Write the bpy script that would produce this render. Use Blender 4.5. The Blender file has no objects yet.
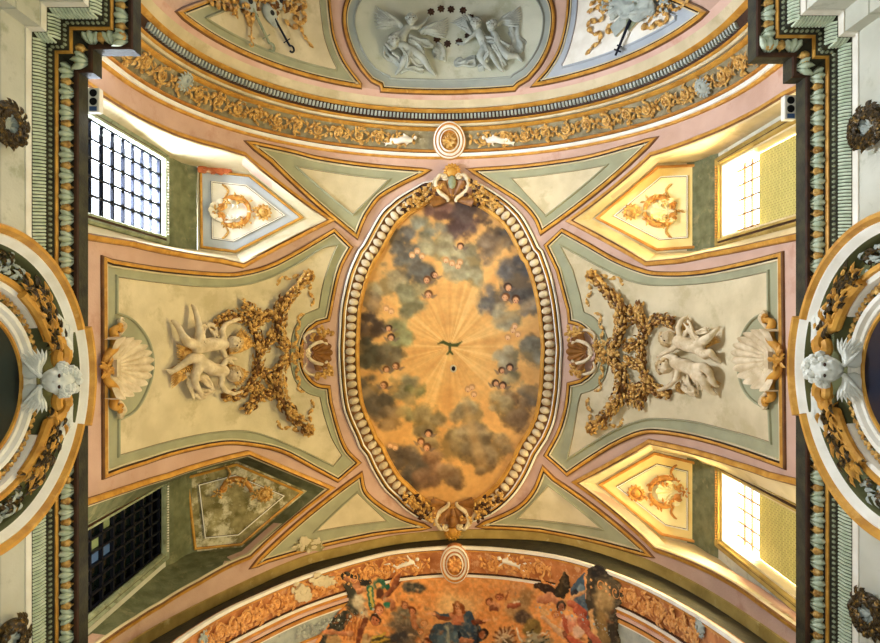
import bpy, bmesh, math, random
import numpy as np
from mathutils import Vector, Matrix, Quaternion
from mathutils.geometry import tessellate_polygon
random.seed(7); np.random.seed(7)
PI=math.pi
CX,CY,F=442.0,321.5,641.0      # principal point and focal length (pixels) measured from the photograph
ZC=1.6                          # eye height; everything below is measured from the eye, then lifted by ZC
Z0=9.28; R0=4.72                # springing height and radius of the barrel vault
C=bpy.context.scene.collection
# ---------------------------------------------------------------- materials
MATS={}
def lin(c):
    return tuple(((x/255)/12.92 if x/255<=0.04045 else ((x/255+0.055)/1.055)**2.4) for x in c)
def mat(name,c1,c2=None,rough=0.8,metal=0.0,scale=3.0,bump=0.15,bscale=30.0,c3=None,s3=0.8,t3=0.6,spec=0.3):
    m=bpy.data.materials.new(name); m.use_nodes=True; MATS[name]=m
    nt=m.node_tree; N=nt.nodes; L=nt.links; b=N['Principled BSDF']
    b.inputs['Roughness'].default_value=rough; b.inputs['Metallic'].default_value=metal
    b.inputs['Specular IOR Level'].default_value=spec
    geo=N.new('ShaderNodeNewGeometry')
    n1=N.new('ShaderNodeTexNoise'); n1.inputs['Scale'].default_value=scale; n1.inputs['Detail'].default_value=6
    L.new(geo.outputs['Position'],n1.inputs['Vector'])
    r=N.new('ShaderNodeValToRGB'); r.color_ramp.elements[0].position=0.35; r.color_ramp.elements[1].position=0.65
    r.color_ramp.elements[0].color=(*lin(c1),1); r.color_ramp.elements[1].color=(*lin(c2 or c1),1)
    L.new(n1.outputs['Fac'],r.inputs['Fac']); out=r.outputs['Color']
    if c3:
        n3=N.new('ShaderNodeTexNoise'); n3.inputs['Scale'].default_value=s3; n3.inputs['Detail'].default_value=9; n3.inputs['Roughness'].default_value=0.68
        L.new(geo.outputs['Position'],n3.inputs['Vector'])
        r3=N.new('ShaderNodeValToRGB'); r3.color_ramp.elements[0].position=t3; r3.color_ramp.elements[1].position=t3+0.1
        r3.color_ramp.elements[0].color=(0,0,0,1); r3.color_ramp.elements[1].color=(.75,.75,.75,1)
        mx=N.new('ShaderNodeMix'); mx.data_type='RGBA'
        L.new(n3.outputs['Fac'],r3.inputs['Fac']); L.new(r3.outputs['Color'],mx.inputs[0])
        L.new(out,mx.inputs[6]); mx.inputs[7].default_value=(*lin(c3),1); out=mx.outputs[2]
    L.new(out,b.inputs['Base Color'])
    if bump:
        n2=N.new('ShaderNodeTexNoise'); n2.inputs['Scale'].default_value=bscale; n2.inputs['Detail'].default_value=4
        L.new(geo.outputs['Position'],n2.inputs['Vector'])
        bp=N.new('ShaderNodeBump'); bp.inputs['Strength'].default_value=bump; bp.inputs['Distance'].default_value=0.02
        L.new(n2.outputs['Fac'],bp.inputs['Height']); L.new(bp.outputs['Normal'],b.inputs['Normal'])
    return m
mat('pink',(212,176,156),(202,162,142),scale=2.2,c3=(190,140,112),s3=1.1,t3=.56)
mat('vaultpink',(202,166,144),(188,152,130),scale=1.6,c3=(178,134,110),s3=1.4,t3=.57,bump=.25)
mat('cream',(212,196,158),(192,176,138),scale=2.0,c3=(180,164,124),s3=1.6,t3=.53)
mat('linebrown',(120,80,42),(96,62,32),rough=.6,scale=6)
mat('darkgold',(128,84,34),(92,58,22),rough=.5,scale=12,metal=.1)
mat('white',(236,230,214),(222,214,194),scale=4,bump=.1)
mat('green',(162,160,126),(148,146,114),scale=2.5,c3=(150,150,122),s3=2,t3=.55)
mat('gold',(206,152,62),(176,122,44),rough=.5,metal=.12,scale=5,c3=(214,166,84),s3=6,t3=.55,bump=.2)
mat('orangegold',(208,148,70),(184,120,50),rough=.5,metal=.15,scale=5,bump=.2)
mat('umber',(70,40,18),(50,28,12),rough=.6,scale=6,bump=.2)
mat('leafgold',(224,178,96),(150,104,44),rough=.5,metal=.12,scale=14,c3=(244,210,140),s3=18,t3=.56,bump=.3)
mat('stucco',(224,206,170),(190,168,130),scale=6,c3=(176,152,112),s3=9,t3=.6,bump=.2)
mat('greystucco',(176,180,166),(150,156,146),scale=5,c3=(120,126,118),s3=7,t3=.58,bump=.2)
mat('stonegreen',(150,156,124),(122,128,98),scale=5,c3=(96,92,60),s3=8,t3=.55,bump=.4)
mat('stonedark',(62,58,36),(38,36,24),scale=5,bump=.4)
mat('wallplaster',(200,198,180),(184,182,162),scale=1.5,c3=(150,150,122),s3=2,t3=.56)
mat('plaster_stained',(168,154,104),(104,94,50),scale=4,c3=(226,214,176),s3=3.4,t3=.49,bump=.5)
mat('iron',(18,22,34),(26,28,38),rough=.5,metal=.6,scale=8)
mat('bronze',(74,56,24),(34,28,14),rough=.4,metal=.4,scale=16,c3=(170,130,56),s3=20,t3=.55,bump=.3)
mat('brownshell',(150,100,44),(112,70,28),rough=.5,scale=6,bump=.2)
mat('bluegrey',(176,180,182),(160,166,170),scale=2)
mat('black',(10,9,8),(16,14,12),rough=.7,scale=5,bump=0)
mat('softbrown',(172,110,52),(150,90,40),rough=.6,scale=8)
def glass(name,col,alpha):
    m=bpy.data.materials.new(name); m.use_nodes=True; MATS[name]=m
    N=m.node_tree.nodes; L=m.node_tree.links; N.clear()
    o=N.new('ShaderNodeOutputMaterial'); t=N.new('ShaderNodeBsdfTransparent'); t.inputs[0].default_value=(*col,1)
    g=N.new('ShaderNodeBsdfGlossy'); g.inputs['Roughness'].default_value=.15; mx=N.new('ShaderNodeMixShader'); mx.inputs[0].default_value=alpha
    L.new(t.outputs[0],mx.inputs[1]); L.new(g.outputs[0],mx.inputs[2]); L.new(mx.outputs[0],o.inputs[0])
glass('clear_glass',(.97,.98,1),.06)
def vcol(name,rough=.85):
    m=bpy.data.materials.new(name); m.use_nodes=True; MATS[name]=m
    N=m.node_tree.nodes; L=m.node_tree.links; b=N['Principled BSDF']; b.inputs['Roughness'].default_value=rough
    b.inputs['Specular IOR Level'].default_value=.2
    a=N.new('ShaderNodeAttribute'); a.attribute_name='paint'
    geo=N.new('ShaderNodeNewGeometry'); n=N.new('ShaderNodeTexNoise'); n.inputs['Scale'].default_value=9; n.inputs['Detail'].default_value=8
    L.new(geo.outputs['Position'],n.inputs['Vector'])
    mr=N.new('ShaderNodeMapRange'); mr.inputs[1].default_value=.3; mr.inputs[2].default_value=.7; mr.inputs[3].default_value=.9; mr.inputs[4].default_value=1.08
    L.new(n.outputs['Fac'],mr.inputs[0])
    mx=N.new('ShaderNodeVectorMath'); mx.operation='SCALE'; L.new(a.outputs['Color'],mx.inputs[0]); L.new(mr.outputs[0],mx.inputs['Scale'])
    L.new(mx.outputs[0],b.inputs['Base Color'])
vcol('fresco_paint')
# ---------------------------------------------------------------- objects
ORG={}
def setp(o,label=None,cat=None,group=None,kind=None):
    if label: o['label']=label
    if cat: o['category']=cat
    if group: o['group']=group
    if kind: o['kind']=kind
    return o
def thing(name,label,cat,loc,group=None):
    o=bpy.data.objects.new(name,None); C.objects.link(o); o.empty_display_size=.1
    loc=Vector(loc); o.location=loc+Vector((0,0,ZC)); ORG[o.name]=loc
    return setp(o,label,cat,group)
def mk(name,verts,faces,mats,parent=None,midx=None,smooth=35,label=None,cat=None,group=None,kind=None):
    """verts in eye-relative world coordinates"""
    V=np.array([tuple(v) for v in verts],dtype=float)
    org=ORG[parent.name] if parent else Vector(V.mean(axis=0))
    V=V-np.array(org)
    me=bpy.data.meshes.new(name); me.from_pydata(V.tolist(),[],[tuple(f) for f in faces])
    if isinstance(mats,str): mats=[mats]
    for m in mats: me.materials.append(MATS[m])
    if midx is not None: me.polygons.foreach_set('material_index',midx)
    me.update()
    bm=bmesh.new(); bm.from_mesh(me); bmesh.ops.recalc_face_normals(bm,faces=bm.faces); bm.to_mesh(me); bm.free()
    if smooth:
        me.polygons.foreach_set('use_smooth',[True]*len(me.polygons)); me.set_sharp_from_angle(angle=math.radians(smooth))
    o=bpy.data.objects.new(name,me); C.objects.link(o)
    if parent: o.parent=parent; ORG[o.name]=ORG[parent.name]
    else: o.location=org+Vector((0,0,ZC)); ORG[o.name]=org
    return setp(o,label,cat,group,kind)
class MB:
    def __init__(s): s.v=[]; s.f=[]; s.m=[]
    def add(s,v,f,m=0):
        n=len(s.v); s.v+= [tuple(x) for x in v]; s.f+=[tuple(i+n for i in q) for q in f]
        s.m+= (m if isinstance(m,list) else [m]*len(f))
    def build(s,name,mats,parent=None,**k): return mk(name,s.v,s.f,mats,parent,midx=s.m,**k)
# ---------------------------------------------------------------- surfaces
def rY(Y):
    return np.interp(Y,[-4.80,-3.66],[4.15,R0])
class Arch:
    """vault surface; s = angle*R0 (left negative), t = world Y, h = height off the surface towards the axis"""
    def __init__(s,r=None): s.rf=r or rY
    def w(s,a,t,h=0.0):
        r=float(s.rf(t)); lim=R0*PI/2
        if abs(a)<=lim:
            th=a/R0; return Vector(((r-h)*math.sin(th),t,Z0+(r-h)*math.cos(th)))
        return Vector((math.copysign(r-h,a),t,Z0-(abs(a)-lim)))
    def inv(s,u,v):
        a,t=s.invn(np.array([u],float),np.array([v],float)); return (float(a[0]),float(t[0]))
    def invn(s,u,v):
        dx=(u-CX)/F; dy=(v-CY)/F
        lo=np.full(u.shape,3.0); hi=np.full(u.shape,16.0)
        for _ in range(34):
            z=(lo+hi)/2; X=dx*z; Y=dy*z
            d=np.where(z>Z0,np.sqrt(X*X+(z-Z0)**2),np.abs(X))
            ins=d<s.rf(Y); lo=np.where(ins,z,lo); hi=np.where(ins,hi,z)
        z=(lo+hi)/2; X=dx*z
        a=np.where(z>Z0,np.arctan2(X,np.maximum(z-Z0,1e-6))*R0,np.sign(X)*(R0*PI/2+(Z0-z)))
        return a,dy*z
class Plane:
    def __init__(s,O,S,T):
        s.O=Vector(O); s.S=Vector(S).normalized(); s.T=Vector(T); s.T=(s.T-s.S*s.T.dot(s.S)).normalized()
        s.N=s.S.cross(s.T)
        if s.N.dot(-s.O)<0: s.N=-s.N
    def w(s,a,t,h=0.0): return s.O+s.S*a+s.T*t+s.N*h
    def inv(s,u,v):
        d=Vector(((u-CX)/F,(v-CY)/F,1)); k=s.O.dot(s.N)/d.dot(s.N); p=d*k-s.O
        return (p.dot(s.S),p.dot(s.T))
VS=Arch()
def crv(P,n=6):
    """Catmull-Rom through the points"""
    if len(P)<3: return list(P)
    out=[]; Q=[P[0]]+list(P)+[P[-1]]
    for i in range(1,len(Q)-2):
        a,b,c,d=[np.array(Q[j],float) for j in (i-1,i,i+1,i+2)]
        for k in range(n):
            t=k/n; out.append(tuple(.5*((2*b)+(-a+c)*t+(2*a-5*b+4*c-d)*t*t+(-a+3*b-3*c+d)*t**3)))
    out.append(tuple(P[-1])); return out
def px(surf,P): return [surf.inv(*p) for p in P]
def clean(p,closed,eps=1e-4):
    q=[p[0]]
    for x in p[1:]:
        if math.hypot(x[0]-q[-1][0],x[1]-q[-1][1])>eps: q.append(x)
    if closed and math.hypot(q[0][0]-q[-1][0],q[0][1]-q[-1][1])<=eps: q.pop()
    return q
def dens(p,closed,mx):
    out=[]; n=len(p)
    for i in range(n if closed else n-1):
        a=p[i]; b=p[(i+1)%n]; k=max(1,int(math.ceil(math.hypot(b[0]-a[0],b[1]-a[1])/mx)))
        for j in range(k): out.append((a[0]+(b[0]-a[0])*j/k,a[1]+(b[1]-a[1])*j/k))
    if not closed: out.append(p[-1])
    return out
def mitre(p,closed):
    n=len(p); out=[]
    for i in range(n):
        a=p[i-1] if (i>0 or closed) else None; b=p[(i+1)%n] if (i<n-1 or closed) else None
        ns=[]
        if a is not None:
            d=(p[i][0]-a[0],p[i][1]-a[1]); l=math.hypot(*d) or 1; ns.append((-d[1]/l,d[0]/l))
        if b is not None:
            d=(b[0]-p[i][0],b[1]-p[i][1]); l=math.hypot(*d) or 1; ns.append((-d[1]/l,d[0]/l))
        if len(ns)==1: out.append(ns[0])
        else:
            k=1+ns[0][0]*ns[1][0]+ns[0][1]*ns[1][1]; k=max(k,.22)
            out.append(((ns[0][0]+ns[1][0])/k,(ns[0][1]+ns[1][1])/k))
    return out
def inset(p,d):
    p=clean(p,True); n=mitre(p,True); return [(a[0]+b[0]*d,a[1]+b[1]*d) for a,b in zip(p,n)]
def inset2(p,d):
    p=clean(p,True); q=dens(p,True,.12); n=mitre(q,True); P=np.array(p); out=[]
    B=np.roll(P,-1,axis=0)
    for a,b in zip(q,n):
        x=np.array([a[0]+b[0]*d,a[1]+b[1]*d]); D=B-P; t=np.clip(((x-P)*D).sum(1)/((D*D).sum(1)+1e-12),0,1)
        if np.hypot(*(x-(P+D*t[:,None])).T).min()>d*.965: out.append(tuple(x))
    return out
def area(p): return .5*sum(p[i-1][0]*p[i][1]-p[i][0]*p[i-1][1] for i in range(len(p)))
def cw(p): return p if area(p)>0 else p[::-1]
def sweep(mb,surf,p,prof,closed=False,mx=.12,segm=None,shift=0.0):
    p=dens(clean(p,closed),closed,mx); n=mitre(p,closed); k=len(prof); V=[]; Fc=[]; M=[]
    for a,b in zip(p,n):
        for l,h in prof: V.append(surf.w(a[0]+b[0]*(l+shift),a[1]+b[1]*(l+shift),h))
    m=len(p)
    for i in range(m if closed else m-1):
        j=(i+1)%m
        for q in range(k-1):
            Fc.append((i*k+q,i*k+q+1,j*k+q+1,j*k+q)); M.append(segm[q] if segm else 0)
    if not closed:
        Fc.append(tuple(range(k))); Fc.append(tuple((m-1)*k+q for q in range(k))); M+=[segm[0] if segm else 0]*2
    mb.add(V,Fc,M)
def slab(mb,surf,loops,h0,h1,mx=.14,m=0,sonly=True):
    loops=[clean(l,True) for l in loops]
    flat=[p for l in loops for p in l]
    tr=tessellate_polygon([[Vector((a,b,0)) for a,b in l] for l in loops])
    bm=bmesh.new(); vs=[bm.verts.new((a,b,0)) for a,b in flat]
    for t in tr:
        try: bm.faces.new([vs[i] for i in t])
        except Exception: pass
    bmesh.ops.dissolve_limit(bm,angle_limit=.01,verts=bm.verts,edges=bm.edges)
    lo=min(a for a,b in flat); hi=max(a for a,b in flat); x=math.ceil(lo/mx)*mx
    while x<hi:
        bmesh.ops.bisect_plane(bm,geom=bm.verts[:]+bm.edges[:]+bm.faces[:],plane_co=(x,0,0),plane_no=(1,0,0)); x+=mx
    if not sonly:
        for y in (-4.8,-4.4,-4.0,-3.66):
            bmesh.ops.bisect_plane(bm,geom=bm.verts[:]+bm.edges[:]+bm.faces[:],plane_co=(0,y,0),plane_no=(0,1,0))
    bm.verts.index_update(); n=len(bm.verts)
    V=[surf.w(v.co.x,v.co.y,h1) for v in bm.verts]+[surf.w(v.co.x,v.co.y,h0) for v in bm.verts]
    Fc=[tuple(v.index for v in f.verts) for f in bm.faces]
    Fb=[tuple(v.index+n for v in reversed(f.verts)) for f in bm.faces]
    for e in bm.edges:
        if len(e.link_faces)==1: a,b=[v.index for v in e.verts]; Fb.append((a,b,b+n,a+n))
    bm.free(); mb.add(V,Fc+Fb,m)
def box(mb,c,sx,sy,sz,m=0,X=None,Y=None,Zv=None):
    X=X or Vector((1,0,0)); Y=Y or Vector((0,1,0)); Zv=Zv or Vector((0,0,1)); c=Vector(c)
    V=[c+X*(sx/2*i)+Y*(sy/2*j)+Zv*(sz/2*k) for i in (-1,1) for j in (-1,1) for k in (-1,1)]
    mb.add(V,[(0,1,3,2),(4,6,7,5),(0,4,5,1),(2,3,7,6),(0,2,6,4),(1,5,7,3)],m)
def ruled(mb,A,B,m=0):
    n=len(A); mb.add(list(A)+list(B),[(i,i+1,n+i+1,n+i) for i in range(n-1)],m)
def resamp(P,n):
    P=[Vector(p) for p in P]; L=[0]
    for i in range(1,len(P)): L.append(L[-1]+(P[i]-P[i-1]).length)
    out=[]
    for k in range(n):
        d=L[-1]*k/(n-1); i=1
        while i<len(P)-1 and L[i]<d: i+=1
        t=(d-L[i-1])/max(L[i]-L[i-1],1e-9); out.append(P[i-1].lerp(P[i],min(max(t,0),1)))
    return out
def tube(mb,P,rad,seg=8,m=0,flat=1.0,up=None,cap=True):
    """tube along 3D points, rad a number or list"""
    P=[Vector(p) for p in P]; n=len(P); rad=[rad]*n if not hasattr(rad,'__len__') else rad
    V=[];Fc=[]; u0=None
    for i in range(n):
        t=(P[min(i+1,n-1)]-P[max(i-1,0)]).normalized()
        if up is not None: side=t.cross(Vector(up)); 
        else: side=(u0 if u0 is not None else (t.cross(Vector((.3,.2,1))))); side=side-t*side.dot(t)
        side=side.normalized() if side.length>1e-6 else t.orthogonal().normalized()
        u0=side; nn=side.cross(t).normalized()
        for k in range(seg):
            a=2*PI*k/seg; V.append(P[i]+side*(math.cos(a)*rad[i])+nn*(math.sin(a)*rad[i]*flat))
    for i in range(n-1):
        for k in range(seg): Fc.append((i*seg+k,i*seg+(k+1)%seg,(i+1)*seg+(k+1)%seg,(i+1)*seg+k))
    if cap: Fc.append(tuple(range(seg))); Fc.append(tuple((n-1)*seg+k for k in range(seg)))
    mb.add(V,Fc,m)
_ico={}
def ico(sub):
    if sub not in _ico:
        bm=bmesh.new(); bmesh.ops.create_icosphere(bm,subdivisions=sub,radius=1)
        _ico[sub]=([v.co.copy() for v in bm.verts],[tuple(v.index for v in f.verts) for f in bm.faces]); bm.free()
    return _ico[sub]
def ball(mb,c,r,sub=2,m=0,basis=None):
    """r number or (a,b,c) along basis vectors"""
    v,f=ico(sub); c=Vector(c); r=(r,r,r) if not hasattr(r,'__len__') else r
    B=basis or (Vector((1,0,0)),Vector((0,1,0)),Vector((0,0,1)))
    mb.add([c+B[0]*(p.x*r[0])+B[1]*(p.y*r[1])+B[2]*(p.z*r[2]) for p in v],f,m)
def frame_at(surf,a,t,h=0,e=.01):
    p=surf.w(a,t,h); S=(surf.w(a+e,t,h)-surf.w(a-e,t,h)).normalized(); T=(surf.w(a,t+e,h)-surf.w(a,t-e,h)).normalized()
    N=(surf.w(a,t,h+e)-p).normalized(); return p,S,T,N
def leaf(mb,c,d,n,L,W,m=0,curl=.35,ridge=.25):
    """pointed curved leaf starting at c, along d, facing n"""
    d=Vector(d).normalized(); n=Vector(n); n=(n-d*n.dot(d)).normalized(); s=d.cross(n); V=[];Fc=[]
    prof=[(0,.15),(.25,.75),(.5,1),(.75,.7),(1,.05)]
    for k,w in prof:
        z=math.sin(k*PI*.8)*curl*L*.5+ (-.15*L*k*k)
        p=Vector(c)+d*(L*k)+n*z
        V+=[p-s*(W*w/2),p+n*(W*ridge*w),p+s*(W*w/2),p-n*(W*.25*w)]
    for i in range(4):
        b=i*4
        for q in range(4): Fc.append((b+q,b+(q+1)%4,b+4+(q+1)%4,b+4+q))
    Fc+=[(0,1,2,3),(16,17,18,19)]
    mb.add(V,Fc,m)
def pinpoly(u,v,P):
    ins=np.zeros(u.shape,bool); n=len(P)
    for i in range(n):
        x1,y1=P[i-1]; x2,y2=P[i]
        c=((y1>v)!=(y2>v)); 
        with np.errstate(divide='ignore',invalid='ignore'):
            xx=(x2-x1)*(v-y1)/((y2-y1) if y2!=y1 else 1e-9)+x1
        ins^= c&(u<xx)
    return ins
mat('stucco_hair',(206,178,128),(160,130,84),scale=16,bump=.3)
mat('whitestucco',(224,222,208),(200,200,186),scale=6,c3=(150,158,150),s3=9,t3=.6,bump=.2)
mat('palegreen_leaf',(204,212,184),(176,188,156),scale=10,bump=.2)
mat('friezefield',(150,138,104),(120,108,78),scale=6,c3=(180,170,140),s3=5,t3=.56)
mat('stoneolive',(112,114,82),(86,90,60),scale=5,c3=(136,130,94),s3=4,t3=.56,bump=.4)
mat('greyfield',(196,196,172),(180,182,158),scale=1.6,c3=(160,160,130),s3=1.3,t3=.55)
mat('bluegrey2',(160,164,152),(146,152,142),scale=2)
mat('orangefield',(200,132,76),(160,96,50),scale=4,c3=(216,170,120),s3=6,t3=.52)
mat('softgold',(230,172,100),(190,122,56),scale=10,rough=.7,c3=(230,184,130),s3=14,t3=.56)
mat('olive',(168,142,76),(140,116,56),scale=3,c3=(190,170,110),s3=4,t3=.58)
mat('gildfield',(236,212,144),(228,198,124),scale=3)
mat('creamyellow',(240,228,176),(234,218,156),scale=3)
glass('dark_glass',(.025,.035,.026),.10)
mat('pane_white',(236,240,236),rough=.3,bump=0); mat('pane_pale',(120,134,96),rough=.3,bump=0); mat('pane_blue',(66,92,132),rough=.3,bump=0)
def blind():
    m=bpy.data.materials.new('blind'); m.use_nodes=True; MATS['blind']=m; nt=m.node_tree; N=nt.nodes; L=nt.links; b=N['Principled BSDF']
    g=N.new('ShaderNodeNewGeometry'); sp=N.new('ShaderNodeSeparateXYZ'); L.new(g.outputs['Position'],sp.inputs[0]); cb=N.new('ShaderNodeCombineXYZ')
    L.new(sp.outputs[1],cb.inputs[0]); L.new(sp.outputs[2],cb.inputs[1])
    br=N.new('ShaderNodeTexBrick'); br.inputs['Scale'].default_value=6; br.inputs['Color1'].default_value=(*lin((196,186,110)),1); br.inputs['Color2'].default_value=(*lin((180,172,96)),1); br.inputs['Mortar'].default_value=(*lin((130,120,60)),1)
    br.inputs['Mortar Size'].default_value=.03; L.new(cb.outputs[0],br.inputs['Vector']); L.new(br.outputs['Color'],b.inputs['Base Color'])
blind()
# ================================================================ SETTING
# traced outlines in photo pixels, turned into places on the vault
LUN={ # far = away from the bay centre, order: cornice end ... bend, apex, bend ... cornice end
 'LT':dict(A=[(84,88),(100,99),(125,114),(150,127),(175,138),(220,151),(243,158)],ap=(324,219.8),B=[(242,262),(220,257),(180,250.5),(130,239),(84,231)],sx=-1,
   pan=[(197,167),(250,173),(307,218.3),(236,255),(198,250)],win=(-2.87,-1.53),refl=False),
 'RT':dict(A=[(800,93),(785,100),(742,124),(700,142),(653,158)],ap=(576,220.4),B=[(648,260),(680,257),(710,250.5),(760,240),(800,231)],sx=1,
   pan=[(702,162),(657,164),(592,219),(656,253),(702,250)],win=(-2.78,-1.48)),
 'LB':dict(A=[(84,508),(92.5,505),(127,493),(167,480),(247,456.5)],ap=(324.6,489),B=[(248.6,553.5),(228,562),(198,578.6),(160,600.8),(133,617),(84,650)],sx=-1,
   pan=[(183,475),(237,461),(307,491),(242,547),(192,552)],win=(2.92,4.12)),
 'RB':dict(A=[(800,488),(770,480),(735,468),(700,457),(651,445.5)],ap=(582,483),B=[(657,546),(685,556),(711,567.5),(761,598),(800,625)],sx=1,
   pan=[(702,461),(654,450),(595,484),(661,537),(702,546)],win=(2.66,3.9)),
}
edge=[(60,715),(100,678),(148,643),(220,604),(296,569),(347,555),(400,544),(450,539.5),(500,539),(551,542),(592,551),(628,563),(660,576),(710,603),(769,643),(830,690)]
edge_st=px(VS,crv(edge,4))
SP=9.2
outer=[(-SP,-8.2),(SP,-8.2),(SP,edge_st[-1][1])]+edge_st[::-1]+[(-SP,edge_st[0][1])]
holes=[]
for k,d in LUN.items():
    A=px(VS,d['A']); B=px(VS,d['B']); ap=VS.inv(*d['ap'])
    # beyond the cornice the jambs run straight down
    A0=(math.copysign(SP-.15,d['sx']),A[0][1]); B1=(math.copysign(SP-.15,d['sx']),B[-1][1])
    d['Ast']=[A0]+A; d['Bst']=B+[B1]; d['apst']=ap; holes.append(d['Ast']+[ap]+d['Bst'])
mb=MB(); slab(mb,VS,[outer]+holes,-.22,0.0,mx=.16,sonly=False)
mb.build('ceiling',['vaultpink'],kind='structure',label='pink plastered barrel vault with four pointed window openings')

# ---- moulding profiles  (lateral inwards, height)
def P_frame(w=1.0,h=1.0):
    pr=[(-.07,0),(-.068,.03),(-.05,.045),(-.025,.07),(.004,.06),(.012,.02),(.022,.02),(.03,.045),(.052,.045),(.058,.012),(.068,.012)]
    return [(a*w,b*h) for a,b in pr],[1,1,0,0,2,2,2,3,3,1]
FR=['gold','linebrown','umber','cream']
def panel(name,label,cat,outer_px,inner_px=None,surf=VS,ins=.2,pw=1.0,border='green',field='cream',group=None,loc=None,outer_st=None,inner_st=None,inmould=True,holes_st=None):
    O=outer_st or px(surf,outer_px); O=cw(clean(O,True))
    I=inner_st or (px(surf,inner_px) if inner_px else inset2(O,ins)); I=cw(clean(I,True))
    cs=(sum(p[0] for p in O)/len(O),sum(p[1] for p in O)/len(O))
    t=thing(name,label,cat,surf.w(*cs,0),group)
    b=MB(); slab(b,surf,[O],-.01,.018,mx=.12); b.build('border_field',[border],t)
    b=MB(); slab(b,surf,[I],-.01,.034,mx=.12); b.build('inner_field',[field],t)
    b=MB(); pr,sg=P_frame(pw); sweep(b,surf,O,pr,True,segm=sg); b.build('frame_moulding',FR,t)
    if inmould:
        b=MB(); sweep(b,surf,I,[(-.035,.01),(-.03,.05),(-.012,.06),(.0,.045),(.008,.02),(.016,.03)],True,segm=[0,0,0,1,1]); b.build('inner_moulding',['green' if border=='green' else border,'linebrown'],t)
    return t
TRI=[
 ('LT',crv([(250,144),(290,152.5),(320,160),(370,167),(425,171.5)])+crv([(405,181),(380,195),(367.5,210),(361,222),(356,235)])+[(271,160)],[(297.5,167.5),(387.5,180),(352.5,214)],'left of the crest, above the left window arm'),
 ('RT',crv([(474,171),(520,168),(560,163),(590,158),(620,150),(652,141)])+crv([(542,231),(536,217.5),(522,202),(500,187.5)]),[(606,166),(512.5,179),(546,215)],'right of the crest'),
 ('RB',crv([(480.5,525.6),(516,510),(534,492.7),(544,470)])+[(554,480)]+crv([(648,553.5),(592,539),(541,529)]),[(601,528),(518.6,518),(549,486)],''),
 ('LB',crv([(426.6,527),(402.5,519),(382,508),(364.5,492.7),(360,476)])+[(254,565)]+crv([(265.6,559.6),(321,544),(372,533)]),[(386,520.5),(357,493),(316,530.7)],''),
]
tl={'LT':'triangular green-bordered vault panel left of the shell crest, under the upper arch','RT':'triangular grey-blue bordered vault panel right of the shell crest, under the upper arch',
    'RB':'triangular vault panel right of the lower crest, above the dark gap of the fresco arch','LB':'triangular vault panel left of the lower crest, its lower edge stained and flaking'}
for k,o,i,_ in TRI: panel('triangular_panel',tl[k],'vault panel',o,i,pw=1.05,group='triangular panels beside the medallion')
Lo=[(103,261)]+crv([(110,263.5),(160,271),(220,276),(245,274),(270,267),(295,254.5),(320,240),(333.5,232)])+crv([(349.5,247.5),(340,265),(334,285),(329,310),(327,319)])+crv([(316,322),(306,330),(301,341),(299,354),(301,368),(307,379),(316,386),(327.5,388)])+crv([(329,402),(337,431),(345,450),(357,462.5)])+crv([(337.5,479),(315,467),(282,450),(250,443),(220,442),(175,451),(140,462)])+[(104,474)]
Li=[(115,277)]+crv([(150,282),(200,287),(240,286),(270,278),(300,263),(322,249),(336,246)])+crv([(329,262),(322,285),(318,308)])+crv([(304,314),(293,329),(289,354),(293,378),(305,392),(319,397)])+crv([(323,415),(331,438),(341,455)])+crv([(333,465),(300,449),(255,432),(220,431),(175,439),(117,455)])+crv([(117,421),(134,411),(147,388),(152,364),(147,340),(132,320),(115,312)])
panel('side_panel','large shaped vault panel on the left with greenish border around the left cherubs','vault panel',Lo,Li,group='large shaped panels on the vault flanks')
Ro=crv([(547.5,246),(562.5,232)])[:1]+[(562.5,232)]+crv([(590,247),(615,261),(640,271),(660,275),(700,274),(747,265),(782,256.5)])+crv([(784,464),(735,447),(695,436),(660,430.5),(640,432),(615,442.5),(590,457.5),(567.5,472.5)])+crv([(547.5,455),(560,432),(567.5,407),(570,385)])+crv([(582,382),(592,374),(597,364),(599,352),(597,340),(590,331),(581,324),(571,321)])+crv([(570,310),(565,292),(559,270)])
Ri=crv([(562,247),(590,262),(615,275),(640,284),(670,286),(720,282),(770,272)])+crv([(770.5,310),(754,319),(743,337),(739,361),(743,385),(754,401),(771,411)])+[(772.5,442)]+crv([(735,431),(695,421),(660,418),(640,420),(610,432),(569,457)])+crv([(574,435),(579,405),(582,394)])+crv([(594,390),(606,378),(611,353),(606,331),(596,318),(585,312)])+crv([(581,295),(574,270)])
panel('side_panel','large shaped vault panel on the right with grey-blue border around the right cherubs','vault panel',Ro,Ri,group='large shaped panels on the vault flanks')

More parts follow.
